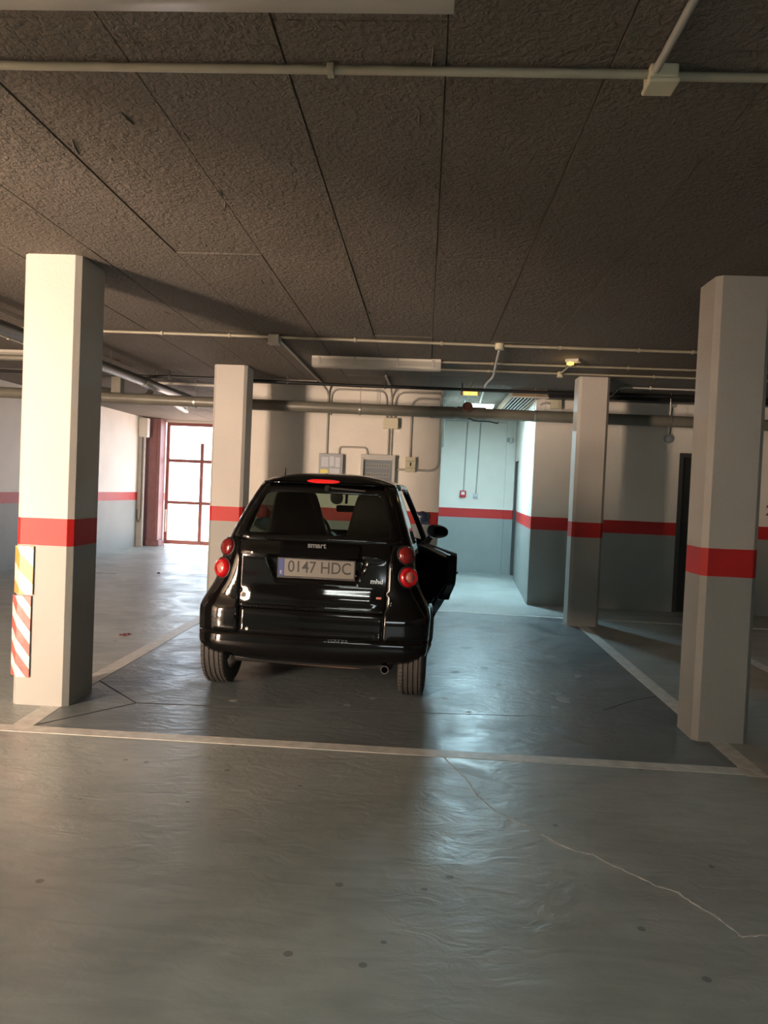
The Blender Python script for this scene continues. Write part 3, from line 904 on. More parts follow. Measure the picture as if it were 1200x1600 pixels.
MB().box(-0.008, 0.012, -0.084, -0.078, -0.022, 0.026).build('key_slot', 'ink_black', sb)
jbox('junction_box', (-0.49, yw - 0.045, 2.315), 0.19, 0.09, 0.135, 'box_beige', 'beige junction box on the back wall above the distribution board', lid='-y')
gw = None
conduit('conduit', [(-1.30, yc, 2.40), (-1.30, yc, 2.745), (-0.565, yc, 2.745), (-0.55, yc, 2.38)], 0.012, 'conduit_grey', 'grey conduit arching under the ceiling into the beige wall box', rad=0.12)
conduit('conduit', [(-0.52, 9.0, 2.775), (-0.50, 9.95, 2.772), (-0.495, yc, 2.68), (-0.495, yc, 2.38)], 0.013, 'conduit_grey', 'grey conduit dropping from the ceiling into the middle of the beige wall box', rad=0.12)
conduit('conduit', [(-0.44, yc, 2.38), (-0.44, yc, 2.735), (0.10, yc, 2.735), (0.16, yc, 2.735)], 0.013, 'conduit_grey', 'grey conduit leaving the beige wall box upwards, bending towards the recess', rad=0.14)
for side_, xx in (('meter panel', -0.515), ('key switch box', -0.475)):
    conduit('conduit', [(xx, yc, 2.25), (xx, yc, 1.89)], 0.013, 'conduit_grey', 'straight grey conduit above the distribution board, nearer the ' + side_, group='twin conduits above the distribution board')
conduit('conduit', [(-0.22, yc, 1.88), (-0.22, yc, 2.66), (0.08, yc, 2.66), (0.135, yc, 2.66)], 0.015, 'conduit_grey', 'grey conduit rising from the key switch box and bending over at the top', rad=0.16)
conduit('conduit', [(0.165, yc, 2.72), (0.165, yc, 1.715), (-0.14, yc, 1.715)], 0.015, 'conduit_grey', 'grey conduit down the recess edge, bending round into the key switch box', rad=0.2)
conduit('conduit', [(-0.41, yc, 1.715), (-0.275, yc, 1.715)], 0.014, 'conduit_grey', 'short level grey conduit between distribution board and key switch box')
conduit('conduit', [(-1.165, yc, 1.88), (-1.165, yc, 1.985), (-0.80, yc, 1.985), (-0.785, yc, 1.89)], 0.013, 'conduit_grey', 'small hoop of grey conduit linking meter panel and distribution board', rad=0.06)
hr = tag(empty('wall_siren', (-0.02, yw, 1.10)), 'dark blue round fitting on the red band beside the recess', 'wall fitting')
MB().lathe([(0.0, 0.09), (0.05, 0.09), (0.075, 0.07), (0.08, 0.0)], (0, 0, 0), (0, -1, 0), 20).build('dome', 'hose_blue', hr, smooth=True)
MB().box(-0.09, 0.09, -0.02, 0, -0.10, 0.06).build('back_box', 'hose_blue', hr, bevel=0.006)

# ------------------------------------------------------------------ recess
rl = tag(empty('tube_light', (0.74, 11.3, 2.70)), 'lit cool-white ceiling light inside the recess', 'ceiling light')
MB().box(-0.22, 0.22, -0.15, 0.15, 0.04, CEIL - 2.70 + 0.012).build('housing', 'fixture_white', rl, bevel=0.005)
MB().box(-0.20, 0.20, -0.13, 0.13, 0.0, 0.042).build('lit_panel', 'tube_lit', rl, bevel=0.01)
add_light('recess_lamp', 'AREA', (0.74, 11.3, 2.69), (0, 0, 0), 84.0, (0.54, 0.86, 1.0), shape='RECTANGLE', size=0.40, size_y=0.26)
ex = tag(empty('emergency_light', (0.53, 10.02, 2.725)), 'emergency light with two amber bulbs over the recess entrance', 'lamp')
MB().box(-0.12, 0.12, -0.04, 0.04, -0.02, 0.06).build('casing', 'fixture_white', ex, bevel=0.006)
MB().box(-0.09, 0.09, -0.05, -0.035, -0.015, 0.03).build('reflector', 'amber_lens', ex)
for s in (-0.05, 0.05):
    MB().lathe([(0.0, 0.012), (0.016, 0.008), (0.018, 0.0)], (s, -0.048, 0.005), (0, -1, 0), 12).build('bulb', 'lamp_bulb', ex, smooth=True)
du = tag(empty('ventilation_duct', (1.275, 9.85, 2.72)), 'tan ventilation duct with pale louvers underneath at the mouth of the recess', 'duct')
b = MB()
b.box(-0.215, 0.235, 0.0, 0.02, -0.022, CEIL - 2.72 + 0.004).box(-0.215, -0.195, 0.02, 2.9, -0.022, CEIL - 2.72 + 0.004).box(0.105, 0.12, 0.02, 2.9, -0.022, CEIL - 2.72 + 0.004)
b.build('duct_casing', 'duct_tan', du, bevel=0.003)
MB().box(-0.225, 0.245, -0.012, 0.0, -0.034, -0.018).build('flange', 'fixture_white', du)
for k in range(6):
    x0 = -0.175 + k * 0.047
    MB().add([(x0, 0.02, -0.025), (x0 + 0.03, 0.02, 0.0), (x0 + 0.03, 2.9, 0.0), (x0, 2.9, -0.025), (x0 - 0.006, 0.02, -0.02), (x0 + 0.024, 0.02, 0.006), (x0 + 0.024, 2.9, 0.006), (x0 - 0.006, 2.9, -0.02)],
             [(0, 1, 2, 3), (7, 6, 5, 4), (0, 4, 5, 1), (2, 6, 7, 3), (0, 3, 7, 4), (1, 5, 6, 2)]).build('louver', 'louver', du)
jbox('junction_box', (1.655, yw - 0.04, 2.655), 0.13, 0.075, 0.12, 'box_beige', 'beige junction box on the wall beside the ventilation duct', lid='-y')
conduit('conduit', [(1.59, yc, 2.66), (1.50, yc - 0.03, 2.66), (1.43, 10.22, 2.62), (1.385, 10.6, 2.56)], 0.014, 'conduit_grey', 'pale bent conduit from the beige wall box into the recess', rad=0.08)
conduit('conduit', [(0.72, 13.982, CEIL), (0.70, 13.982, 1.48)], 0.012, 'conduit_grey', 'slim conduit down the recess wall to the red alarm point')
conduit('conduit', [(0.96, 13.982, CEIL), (0.925, 13.982, 1.44)], 0.012, 'conduit_grey', 'slim conduit down the recess wall to the small grey socket')
al = tag(empty('alarm_point', (0.69, 14.0, 1.425)), 'small red fire alarm call point on the recess wall', 'alarm')
MB().box(-0.055, 0.055, -0.05, 0, -0.06, 0.06).build('alarm_case', 'alarm_red', al, bevel=0.006)
MB().box(-0.03, 0.03, -0.054, -0.048, -0.012, 0.04).build('break_glass', 'panel_white', al)
so = tag(empty('wall_socket', (0.92, 14.0, 1.40)), 'small pale grey socket on the recess wall beside the alarm point', 'socket')
MB().box(-0.04, 0.04, -0.045, 0, -0.045, 0.045).build('socket_case', 'louver', so, bevel=0.006)
MB().box(-0.035, 0.035, -0.05, -0.044, -0.04, -0.012).build('socket_flap', 'panel_grey', so)
si = tag(empty('spot_siren', (1.53, 13.93, 2.42)), 'small pale spotlight bracket high in the recess corner', 'spotlight')
MB().lathe([(0.0, 0.10), (0.05, 0.10), (0.055, 0.02), (0.03, 0.0)], (0, 0, 0), (-0.5, -0.8, 0.1), 14).build('spot_head', 'fixture_white', si, smooth=True)
MB().box(-0.10, -0.05, -0.10, -0.04, -0.03, 0.05).build('spot_cap', 'panel_grey', si, bevel=0.005)
MB().box(-0.02, 0.03, -0.03, 0.0, -0.04, 0.06).build('bracket', 'fixture_white', si)
conduit('conduit', [(0.20, 13.97, 2.745), (1.42, 13.97, 2.745)], 0.012, 'fixture_white', 'level white conduit at the top of the recess wall')
conduit('conduit', [(REC0 + 0.015, 10.35, 2.72), (REC0 + 0.02, 13.9, 2.74)], 0.016, 'fixture_white', 'white conduit along the top of the recess side wall', rad=0.05)
conduit('conduit', [(REC0 + 0.022, YB + 0.25, 2.72), (REC0 + 0.022, YB + 0.25, 2.05)], 0.016, 'fixture_white', 'short white upright conduit just inside the recess edge')

# lit fittings over the aisle behind the camera
for (fx, fy, lab) in ((-1.1, -0.5, 'lit fluorescent fitting over the aisle behind the viewer'), (-1.1, -3.6, 'lit fluorescent fitting over the aisle near the rear wall')):
    batten('fluorescent_light', fx - 0.65, fx + 0.65, fy, 2.72, lab, False, lit=True)
    add_light('fluorescent_lamp', 'AREA', (fx, fy, 2.70), (0, 0, 0), 33.0, (0.95, 1.0, 0.88), shape='RECTANGLE', size=1.2, size_y=0.06)

# right side: hanging ball lamp and bay number
hl = tag(empty('wall_lamp', (3.13, yw, 2.26)), 'round greenish lamp with its cable on the wall by the dark door', 'lamp')
MB().lathe([(0.0, 0.07), (0.03, 0.065), (0.055, 0.04), (0.058, 0.0)], (0, 0, 0), (0, -1, 0), 18).build('lamp_dome', 'panel_grey', hl, smooth=True)
MB().tube([(0.015, -0.012, 0.05), (0.03, -0.012, 0.42)], 0.008, 6).build('lamp_cable', 'metal_dark', hl)
MB().box(-0.01, 0.07, -0.03, 0, 0.41, 0.45).build('cable_box', 'conduit_grey', hl)
tx = text_mesh('bay_number', '2', 0.19, 'number_red', None, face_minus_y((4.47, yw - 0.001, 1.375)), 0.0012, bold=0.003)
tag(tx, 'dark red painted numeral 2 on the wall above the red band', 'number')

# litter on the floor
poly = []
for k in range(14):
    a = 2 * math.pi * k / 14
    rr = 0.055 if k % 2 else 0.022
    poly.append((-2.70 + rr * math.cos(a), 6.86 + rr * 1.2 * math.sin(a)))
lf = MB().prism(poly, 0.0, 0.006)
tag(lf.build('fallen_leaf', 'leaf_red'), 'small dark red fallen leaf on the grey floor', 'leaf')
tag(MB().lathe([(0.0, 0.02), (0.02, 0.016), (0.026, 0.0), (0.0, 0.0)], (-4.05, 11.55, 0.0), (0, 0, 1), 9).build('pebble', 'pebble'), 'tiny dark pebble on the shining floor before the gate', 'pebble')

# ------------------------------------------------------------------ the car
CARLOC, CARYAW = (-0.722, 5.42, 0.0), math.radians(-2.4)
car = tag(empty('small_car', CARLOC, CARYAW), 'small black two-seat hatchback parked in the bay with its side door ajar', 'car')
TZ = np.array([.16, .22, .27, .32, .42, .56, .60, .64, .70, .80, .95, 1.0, 1.06, 1.15, 1.30, 1.42, 1.47])
TW = np.array([.60, .665, .71, .728, .738, .745, .745, .742, .735, .715, .685, .675, .652, .620, .565, .518, .498])
TR = np.array([-.21, -.28, -.325, -.350, -.360, -.352, -.343, -.322, -.312, -.302, -.290, -.277, -.252, -.192, -.070, .045, .095])
Tr = np.array([.09, .10, .10, .10, .105, .115, .12, .13, .15, .175, .185, .185, .175, .16, .14, .13, .13])
TF = np.array([2.20, 2.29, 2.33, 2.35, 2.365, 2.36, 2.355, 2.34, 2.30, 2.20, 1.97, 1.85, 1.75, 1.61, 1.38, 1.20, 1.13])
zz_ = np.linspace(.16, 1.47, 264)
def sm(tab):
    v = np.interp(zz_, TZ, tab)
    k = np.ones(9) / 9
    vp = np.concatenate([np.full(4, v[0]), v, np.full(4, v[-1])])
    vs_ = np.convolve(vp, k, 'valid')
    vs_[:4] = v[:4]; vs_[-4:] = v[-4:]
    return vs_
SW, SR, Sr, SF = sm(TW), sm(TR), sm(Tr), sm(TF)
fW = lambda z: float(np.interp(z, zz_, SW))
fR = lambda z: float(np.interp(z, zz_, SR))
fr_ = lambda z: float(np.interp(z, zz_, Sr))
fF = lambda z: float(np.interp(z, zz_, SF))
def sstep(a, b, v):
    t = min(1, max(0, (v - a) / (b - a)))
    return t * t * (3 - 2 * t)
BOW = 0.04
def bulge(y, z):
    rear = sstep(-.36, -.25, y) * sstep(.60, .28, y) * sstep(.80, .56, z) * sstep(.20, .34, z)
    front = sstep(1.30, 1.60, y) * sstep(2.28, 2.05, y) * sstep(.86, .60, z) * sstep(.20, .34, z)
    return 0.060 * rear + 0.05 * front
def ring(s, z, front=False):
    sg = -1 if s < 0 else 1
    s = abs(s)
    W, r = fW(z), fr_(z)
    R = -fF(z) if front else fR(z)
    a = W - r
    q = math.pi / 2 * r
    if s < a:
        x, y = s, R + BOW * (s / W) ** 2
    elif s < a + q:
        t = (s - a) / r
        x = a + r * math.sin(t)
        y = R + BOW * (x / W) ** 2 + r * (1 - math.cos(t))
    else:
        x, y = W, R + BOW + r + (s - a - q)
    if front:
        y = -y
    x += bulge(y, z) * (1.0 if s > a * 0.9 else 0.0) * (sstep(a * 0.9, a + q * 0.62, s))
    return Vector((sg * x, y, z))
def s_side(y, z, front=False):
    W, r = fW(z), fr_(z)
    if front:
        return W - r + math.pi / 2 * r + (fF(z) - BOW - r - y)
    return W - r + math.pi / 2 * r + (y - fR(z) - BOW - r)
def s_x(x, z):
    # parameter s whose x on the rear arc equals x (without bulge)
    W, r = fW(z), fr_(z)
    a = W - r
    if x <= a:
        return x
    return a + r * math.asin(min(1.0, (x - a) / r))

def inpoly(p, poly):
    x, y = p
    c = False
    n = len(poly)
    for i in range(n):
        x1, y1 = poly[i]; x2, y2 = poly[(i + 1) % n]
        if (y1 > y) != (y2 > y) and x < (x2 - x1) * (y - y1) / (y2 - y1) + x1:
            c = not c
    return c
def resample(poly, step):
    out = []
    n = len(poly)
    for i in range(n):
        a = Vector(poly[i]); b_ = Vector(poly[(i + 1) % n])
        k = max(1, int(math.ceil((b_ - a).length / step)))
        for j in range(k):
            out.append(tuple(a.lerp(b_, j / k)))
    return out
def roundpoly(poly, r, n=4):
    out = []
    m = len(poly)
    for i in range(m):
        a, b_, c = Vector(poly[i - 1]), Vector(poly[i]), Vector(poly[(i + 1) % m])
        rr = min(r, (a - b_).length * .45, (c - b_).length * .45)
        p0 = b_ + (a - b_).normalized() * rr
        p1 = b_ + (c - b_).normalized() * rr
        for k in range(n + 1):
            t = k / n
            out.append(tuple(p0 * (1 - t) ** 2 + b_ * 2 * t * (1 - t) + p1 * t ** 2))
    return out
def mesh2d(outline, holes=(), step=0.03):
    polys = [resample(outline, step)] + [resample(h_, step) for h_ in holes]
    vs = []; es = []
    for p in polys:
        b0 = len(vs)
        vs += [Vector(q) for q in p]
        es += [(b0 + i, b0 + (i + 1) % len(p)) for i in range(len(p))]
    xs_ = [p[0] for p in polys[0]]; ys_ = [p[1] for p in polys[0]]
    edgepts = np.array([tuple(v) for v in vs])
    gx = np.arange(min(xs_), max(xs_), step)
    gy = np.arange(min(ys_), max(ys_), step)
    for i, a in enumerate(gx):
        for b_ in gy:
            p = (float(a) + 0.001, float(b_) + 0.0013)
            if inpoly(p, polys[0]) and not any(inpoly(p, h_) for h_ in polys[1:]):
                if np.min((edgepts[:, 0] - p[0]) ** 2 + (edgepts[:, 1] - p[1]) ** 2) > (step * .45) ** 2:
                    vs.append(Vector(p))
    r = delaunay_2d_cdt(vs, es, [], 0, 1e-6)
    V, F = r[0], r[2]
    out = []
    for f in F:
        c = (sum(V[i].x for i in f) / len(f), sum(V[i].y for i in f) / len(f))
        if inpoly(c, polys[0]) and not any(inpoly(c, h_) for h_ in polys[1:]):
            out.append(tuple(f))
    return [tuple(v) for v in V], out
def panel(name, outline, mapf, mat, parent, holes=(), step=0.03, thick=0.012, mtx=None, sharp=50, bevel=0.0):
    V, F = mesh2d(outline, holes, step)
    vs = [mapf(*v) for v in V]
    if mtx:
        vs = [mtx @ v for v in vs]
    me = bpy.data.meshes.new(name)
    me.from_pydata([tuple(v) for v in vs], [], F)
    bm = bmesh.new(); bm.from_mesh(me)
    loose = [v for v in bm.verts if not v.link_faces]
    bmesh.ops.delete(bm, geom=loose, context='VERTS')
    bmesh.ops.recalc_face_normals(bm, faces=bm.faces)
    # outward: away from the car's middle
    c = Vector((0, 1.0, 0.75))
    if mtx:
        c = mtx @ c
    s_ = sum((f.calc_center_median() - c).dot(f.normal) for f in bm.faces)
    if s_ < 0:
        bmesh.ops.reverse_faces(bm, faces=bm.faces)
    bm.to_mesh(me); bm.free()
    o = link(name, me, mat, parent, True, 0, sharp)
    if thick:
        md = o.modifiers.new('thickness', 'SOLIDIFY')
        md.thickness = thick
        md.offset = -1
    return o
def mirror_poly(poly):
    return [(-a, b_) for a, b_ in reversed(poly)]
def sym(half):
    # half outline from bottom centre to top centre on the right; returns the closed symmetric polygon
    return half + [(-a, b_) for a, b_ in reversed(half)]

# --- rear glass: black border and clear pane
gl_out = roundpoly(sym([(.60, 1.062), (.535, 1.25), (.445, 1.455)]), .03)
gl_in = roundpoly(sym([(.515, 1.105), (.475, 1.24), (.415, 1.392)]), .045)
rw = panel('rear_window', gl_out, lambda s, z: ring(s, z), 'gloss_border', car, [gl_in], 0.03, 0.006)
panel('pane', roundpoly(sym([(.525, 1.098), (.482, 1.24), (.423, 1.400)]), .045), lambda s, z: ring(s, z) + Vector((0, 0.007, 0)), 'car_glass', rw, (), 0.05, 0.0)
# --- tailgate with the plate recess
RCX = 0.018
def recess(x, z):
    hx = .285 + (.352 - .285) * (z - .795) / (.955 - .795)
    return sstep(0, .022, hx - abs(x - RCX)) * sstep(0, .016, z - .795) * sstep(0, .012, .955 - z)
def tail_map(s, z):
    p = ring(s, z)
    d = .038 * recess(s, z)
    lip = .016 * sstep(.945, .962, z) * sstep(1.02, .975, z) * sstep(.52, .42, abs(s))
    crease = .010 * sstep(.62, .66, z) * sstep(.78, .68, z) * sstep(.53, .40, abs(s))
    return p + Vector((0, d - lip - crease, 0))
tg = panel('tailgate', roundpoly(sym([(.497, .603), (.500, .72), (.507, .90), (.530, 1.056)]), .012), tail_map, 'paint_black', car, (), 0.0165, 0.012)
# made-up matte black pad for a dark patch above the plate, with name badge
hp = panel('added_black_pad', roundpoly([(-.235, .962), (.315, .962), (.32, 1.052), (-.24, 1.052)], .02), lambda s, z: tail_map(s, z) + Vector((0, -.004, 0)), 'matte_black', tg, (), 0.03, 0.006)
# --- lower centre panel and rear bumper
panel('lower_tailgate', roundpoly(sym([(.492, .425), (.494, .597)]), .01), lambda s, z: ring(s, z) + Vector((0, .006 * sstep(.44, .46, z), 0)), 'paint_black', car, (), 0.03, 0.012)
ha = s_side(-.15, .36)
bum = sym([(.0, .235), (.42, .240), (.56, .258), (.66, .275), (.74, .310), (ha, .380), (ha + .01, .42), (.55, .42)])
bum = [p for i, p in enumerate(bum) if not (p[0] == 0 and i > len(bum) // 2 + 2)]
def bum_map(s, z):
    p = ring(s, z)
    return p + Vector((0, -.012 * sstep(.40, .37, z) * sstep(.24, .32, z), 0))
panel('rear_bumper', bum, bum_map, 'paint_black', car, (), 0.026, 0.014)
for xx in (-.427, .440):
    p = ring(xx, .456)
    MB().lathe([(0.0, .012), (.010, .012), (.013, .006), (.014, -.01)], p, (0, -1, 0), 14).build('bumper_screw', 'trim_black' if xx > 0 else 'steel', car, smooth=True)
# --- quarter panels with the tridion pillar
def yz(y, z):
    return (s_side(y, z), z)
def arch(yc_, zc, r, a0, a1, n=14):
    return [(yc_ + r * math.cos(math.radians(a0 + (a1 - a0) * k / n)), zc + r * math.sin(math.radians(a0 + (a1 - a0) * k / n))) for k in range(n + 1)]
qp = [(.498, .425), (.502, .60), (.503, .72), (.510, .90), (.534, 1.058), (.604, 1.060), (.540, 1.25), (.452, 1.455)]
qp += [yz(y, 1.455) for y in (.2, .35, .47)]
qp += [yz(.45, 1.40), yz(.41, 1.25), yz(.38, 1.08), yz(.395, .965), yz(.445, .89), yz(.515, .80), yz(.605, .71), yz(.69, .655), yz(.79, .592), yz(.83, .545), yz(.96, .533), yz(1.09, .45), yz(1.21, .378), yz(1.28, .315), yz(1.545, .285), yz(1.545, .22)]
qp += [yz(.345, .22)] + [yz(y, z) for y, z in arch(0, .287, .330, 0, 112)] + [(ha + .015, .50), (ha + .010, .425)]
for sgn in (1, -1):
    o = panel('quarter_panel', qp if sgn > 0 else mirror_poly(qp), lambda s, z: ring(s, z), 'paint_black', car, (), 0.03, 0.014)
# --- roof
zr = 1.462
def half_ring(z):
    pts = []
    W, r, R, F = fW(z), fr_(z), fR(z), fF(z)
    for k in range(13):
        pts.append(ring(k / 12 * (W - r + math.pi / 2 * r), z))
    for k in range(1, 12):
        pts.append(Vector((W, pts[12].y + (F - BOW - r - pts[12].y) * k / 12, z)))
    for k in range(13):
        pts.append(ring((12 - k) / 12 * (W - r + math.pi / 2 * r), z, True))
    return pts
hrp = half_ring(zr)
full = hrp + [Vector((-p.x, p.y, p.z)) for p in reversed(hrp[1:-1])]
cen = Vector((0, .58, 0))
vs, fs = [], []
rho = [1.0, .985, .96, .92, .85, .75, .6, .4, .2]
nf = len(full)
for q in rho:
    for p in full:
        dz = .084 * (1 - q ** 2.6) ** 0.85
        vs.append((cen.x + (p.x - cen.x) * q, cen.y + (p.y - cen.y) * q, zr + dz))
for i in range(len(rho) - 1):
    for k in range(nf):
        fs.append((i * nf + k, i * nf + (k + 1) % nf, (i + 1) * nf + (k + 1) % nf, (i + 1) * nf + k))
vs.append((0, .58, zr + .084))
fs += [((len(rho) - 1) * nf + k, (len(rho) - 1) * nf + (k + 1) % nf, len(vs) - 1) for k in range(nf)]
rf = MB().add(vs, fs).build('roof', 'paint_black', car, smooth=True, sharp=60)
md = rf.modifiers.new('thickness', 'SOLIDIFY'); md.thickness = 0.02; md.offset = -1
# spoiler lip over the rear glass with the high brake lamp
sp = MB()
n = 24
vs = []
for k in range(n + 1):
    s = -.43 + .86 * k / n
    p = ring(s, 1.462)
    e = 1 - (abs(s) / .45) ** 4
    for (dy, dz) in ((.07, .052 * e + .004), (-.02, .034 * e + .002), (-.035, .016 * e), (-.02, .0), (.05, -.006)):
        vs.append((p.x, p.y + dy, p.z + dz))
fs = []
for k in range(n):
    for j in range(5):
        fs.append((k * 5 + j, k * 5 + (j + 1) % 5, (k + 1) * 5 + (j + 1) % 5, (k + 1) * 5 + j))
fs += [tuple(range(5)), tuple(n * 5 + j for j in range(4, -1, -1))]
spo = sp.add(vs, fs).build('roof_spoiler', 'paint_black', car, smooth=True, sharp=50)
vs, fs = [], []
for k in range(13):
    s = -.130 + .235 * k / 12
    p = ring(s, 1.462)
    hgt = .011 * (1 - abs((k - 6) / 6.2) ** 4) + .003
    vs += [(p.x, p.y - .042, p.z + .014 + hgt), (p.x, p.y - .046, p.z + .014), (p.x, p.y - .042, p.z + .014 - hgt), (p.x, p.y - .01, p.z + .014)]
for k in range(12):
    for j in range(4):
        fs.append((k * 4 + j, k * 4 + (j + 1) % 4, (k + 1) * 4 + (j + 1) % 4, (k + 1) * 4 + j))
MB().add(vs, fs).build('high_brake_light', 'brake_red', car, smooth=True)
MB().tube([(-.40, .50, 1.49), (-.40, .52, 1.575)], [.006, .003], 8).build('antenna', 'plastic_dark', car)
MB().tube(bend([(.02, .06, 1.445), (.05, .035, 1.43), (.30, -.005, 1.418)], .03), .007, 8).build('rear_wiper', 'plastic_dark', car, smooth=True)
p = ring(.02, 1.42)
MB().lathe([(0, .03), (.018, .028), (.022, 0)], p, (0, -.8, .6), 14).build('wiper_pivot', 'plastic_dark', car, smooth=True)
MB().box(.105, .135, p.y - .009, p.y - .003, 1.400, 1.406).build('washer_jet', 'badge_silver', car)

# --- tail lamps: two round lamps on each side
for sgn in (-1, 1):
    for (z, up) in ((.992, True), (.846, False)):
        s0 = s_x(.635 if not up else .618, z) + (.010 if not up else 0)
        P0 = ring(sgn * s0, z)
        ds = (ring(sgn * (s0 + .01), z) - ring(sgn * (s0 - .01), z)).normalized()
        dz = (ring(sgn * s0, z + .02) - ring(sgn * s0, z - .02)).normalized()
        nrm = ds.cross(dz) * sgn
        if nrm.y > 0:
            nrm = -nrm
        nrm.normalize()
        nrm = (nrm * 0.55 + Vector((sgn * .25, -1, .05)).normalized() * 0.45).normalized()
        R0 = .070 if not up else .062
        c0 = P0 - nrm * .012
        lamp = MB().lathe([(R0 * 1.12, -.03), (R0 * 1.12, .016), (R0 * 1.08, .024), (R0 * 1.0, .026), (R0 * .97, .020)], c0, nrm, 32).build('tail_lamp', 'plastic_dark', car, smooth=True)
        if up:
            MB().lathe([(R0 * .985, .014), (R0 * .93, .034), (R0 * .8, .045), (R0 * .5, .053), (0, .057)], c0, nrm, 32).build('lens', 'lens_dark_red', lamp, smooth=True)
            MB().lathe([(R0 * .55, .0), (R0 * .55, .010), (0, .014)], c0 + nrm * .042, nrm, 20).build('lens_centre', 'lens_dark_red', lamp, smooth=True)
        else:
            MB().lathe([(R0 * .985, .014), (R0 * .94, .036), (R0 * .78, .047), (R0 * .58, .048), (R0 * .54, .040)], c0, nrm, 32).build('lens', 'lens_red', lamp, smooth=True)
            MB().lathe([(R0 * .56, .038), (R0 * .42, .047), (0, .050)], c0, nrm, 24).build('lens_centre', 'lens_core', lamp, smooth=True)

# --- plate, badges
yp = ring(0.02, .877).y + .034
lp = MB().box(RCX - .262, RCX + .262, yp - .012, yp - .002, .818, .938).build('license_plate', 'plate_white_shaded', car, bevel=0.003)
lp['label'] = 'white plate reading 0147 HDC with a blue strip'
MB().box(RCX - .262, RCX - .222, yp - .0135, yp - .011, .819, .937).build('country_strip', 'plate_blue', lp)
text_mesh('country_letter', 'E', .035, 'badge_silver', lp, face_minus_y((RCX - .242, yp - .0138, .842)), .0005)
text_mesh('plate_characters', '0147 HDC', .112, 'ink_black', lp, face_minus_y((RCX + .022, yp - .0128, .882)), .0008, sx=.88, bold=0.0004)
b = MB()
b.box(RCX - .268, RCX + .268, yp - .016, yp, .806, .818).box(RCX - .268, RCX + .268, yp - .016, yp, .938, .944).box(RCX - .268, RCX - .262, yp - .016, yp, .818, .938).box(RCX + .262, RCX + .268, yp - .016, yp, .818, .938)
b.build('plate_frame', 'plastic_dark', lp)
b = MB()
for k in range(17):
    w_ = random.uniform(.004, .007)
    b.box(RCX - .10 + k * .0105, RCX - .10 + k * .0105 + w_, yp - .0168, yp - .0158, .8095, .8145)
b.build('frame_lettering', 'plate_white_shaded', lp)
ps = tail_map(.017, 1.028)
text_mesh('name_badge', 'smart', .052, 'badge_dim', tg, face_minus_y((.017, ps.y - .012, 1.036), tilt=math.radians(-4)), .002, sx=1.05, bold=.0015)
ps = tail_map(.437, .812)
text_mesh('model_badge', 'mhd', .046, 'badge_silver', tg, face_minus_y((.437, ps.y - .004, .813), tilt=math.radians(-2), rz=math.radians(5)), .002, sx=1.05, bold=.0012)
MB().box(.44, .475, ring(.46, .705).y - .016, ring(.46, .705).y - .008, .698, .712).build('sticker', 'lens_core', tg, bevel=.002)

# --- front of the car
ff = lambda s, z: ring(s, z, True)
ws_out = roundpoly(sym([(.56, 1.005), (.50, 1.25), (.42, 1.455)]), .03)
ws_in = roundpoly(sym([(.53, 1.04), (.475, 1.25), (.41, 1.415)]), .04)
w_ = panel('windscreen', ws_out, ff, 'gloss_border', car, [ws_in], .035, .006)
panel('pane', roundpoly(sym([(.535, 1.03), (.48, 1.25), (.415, 1.42)]), .04), lambda s, z: ff(s, z) - Vector((0, .006, 0)), 'screen_glass', w_, (), .06, 0)
panel('bonnet', sym([(.47, .66), (.47, .85), (.50, 1.0)]), ff, 'paint_black', car, (), .04, .012)
def yzf(y, z):
    return (s_side(y, z, True), z)
fen_ = [(.0, .22), (.45, .22), (.60, .26)] + [yzf(y, z) for y, z in arch(1.867, .287, .325, 20, 160)] + [yzf(1.555, .24), yzf(1.555, .6), yzf(1.60, .95), (.555, 1.0), (.505, 1.0), (.475, .85), (.475, .655), (0, .655)]
panel('front_wing', fen_, ff, 'paint_black', car, (), .035, .014)
panel('front_wing', mirror_poly(fen_), ff, 'paint_black', car, (), .035, .014)
for sgn in (-1, 1):
    P0 = ring(sgn * .52, .78, True)
    MB().lathe([(.10, -.03), (.10, .01), (.08, .03), (0, .035)], P0, (sgn * .3, .85, .35), 24).build('headlight', 'screen_glass', car, smooth=True)
    MB().lathe([(.10, -.03), (.0, -.03)], P0, (sgn * .3, .85, .35), 24).build('headlight_bowl', 'chrome', car, smooth=True)
# pillars beside the windscreen and roof rails, sills
for sgn in (-1, 1):
    pts = [(.497, .40, 1.452), (.505, .75, 1.456), (.500, 1.08, 1.448), (.545, 1.30, 1.32), (.615, 1.52, 1.14), (.665, 1.68, .99)]
    MB().tube([(sgn * x_, y_, z_) for x_, y_, z_ in bend(pts, .12)], .026, 10).build('roof_rail', 'paint_black', car, smooth=True)
    MB().box(sgn * .58 - .06, sgn * .58 + .12 * (1 if sgn > 0 else .5), .345, 1.56, .20, .30).build('sill', 'trim_black', car, bevel=.02)

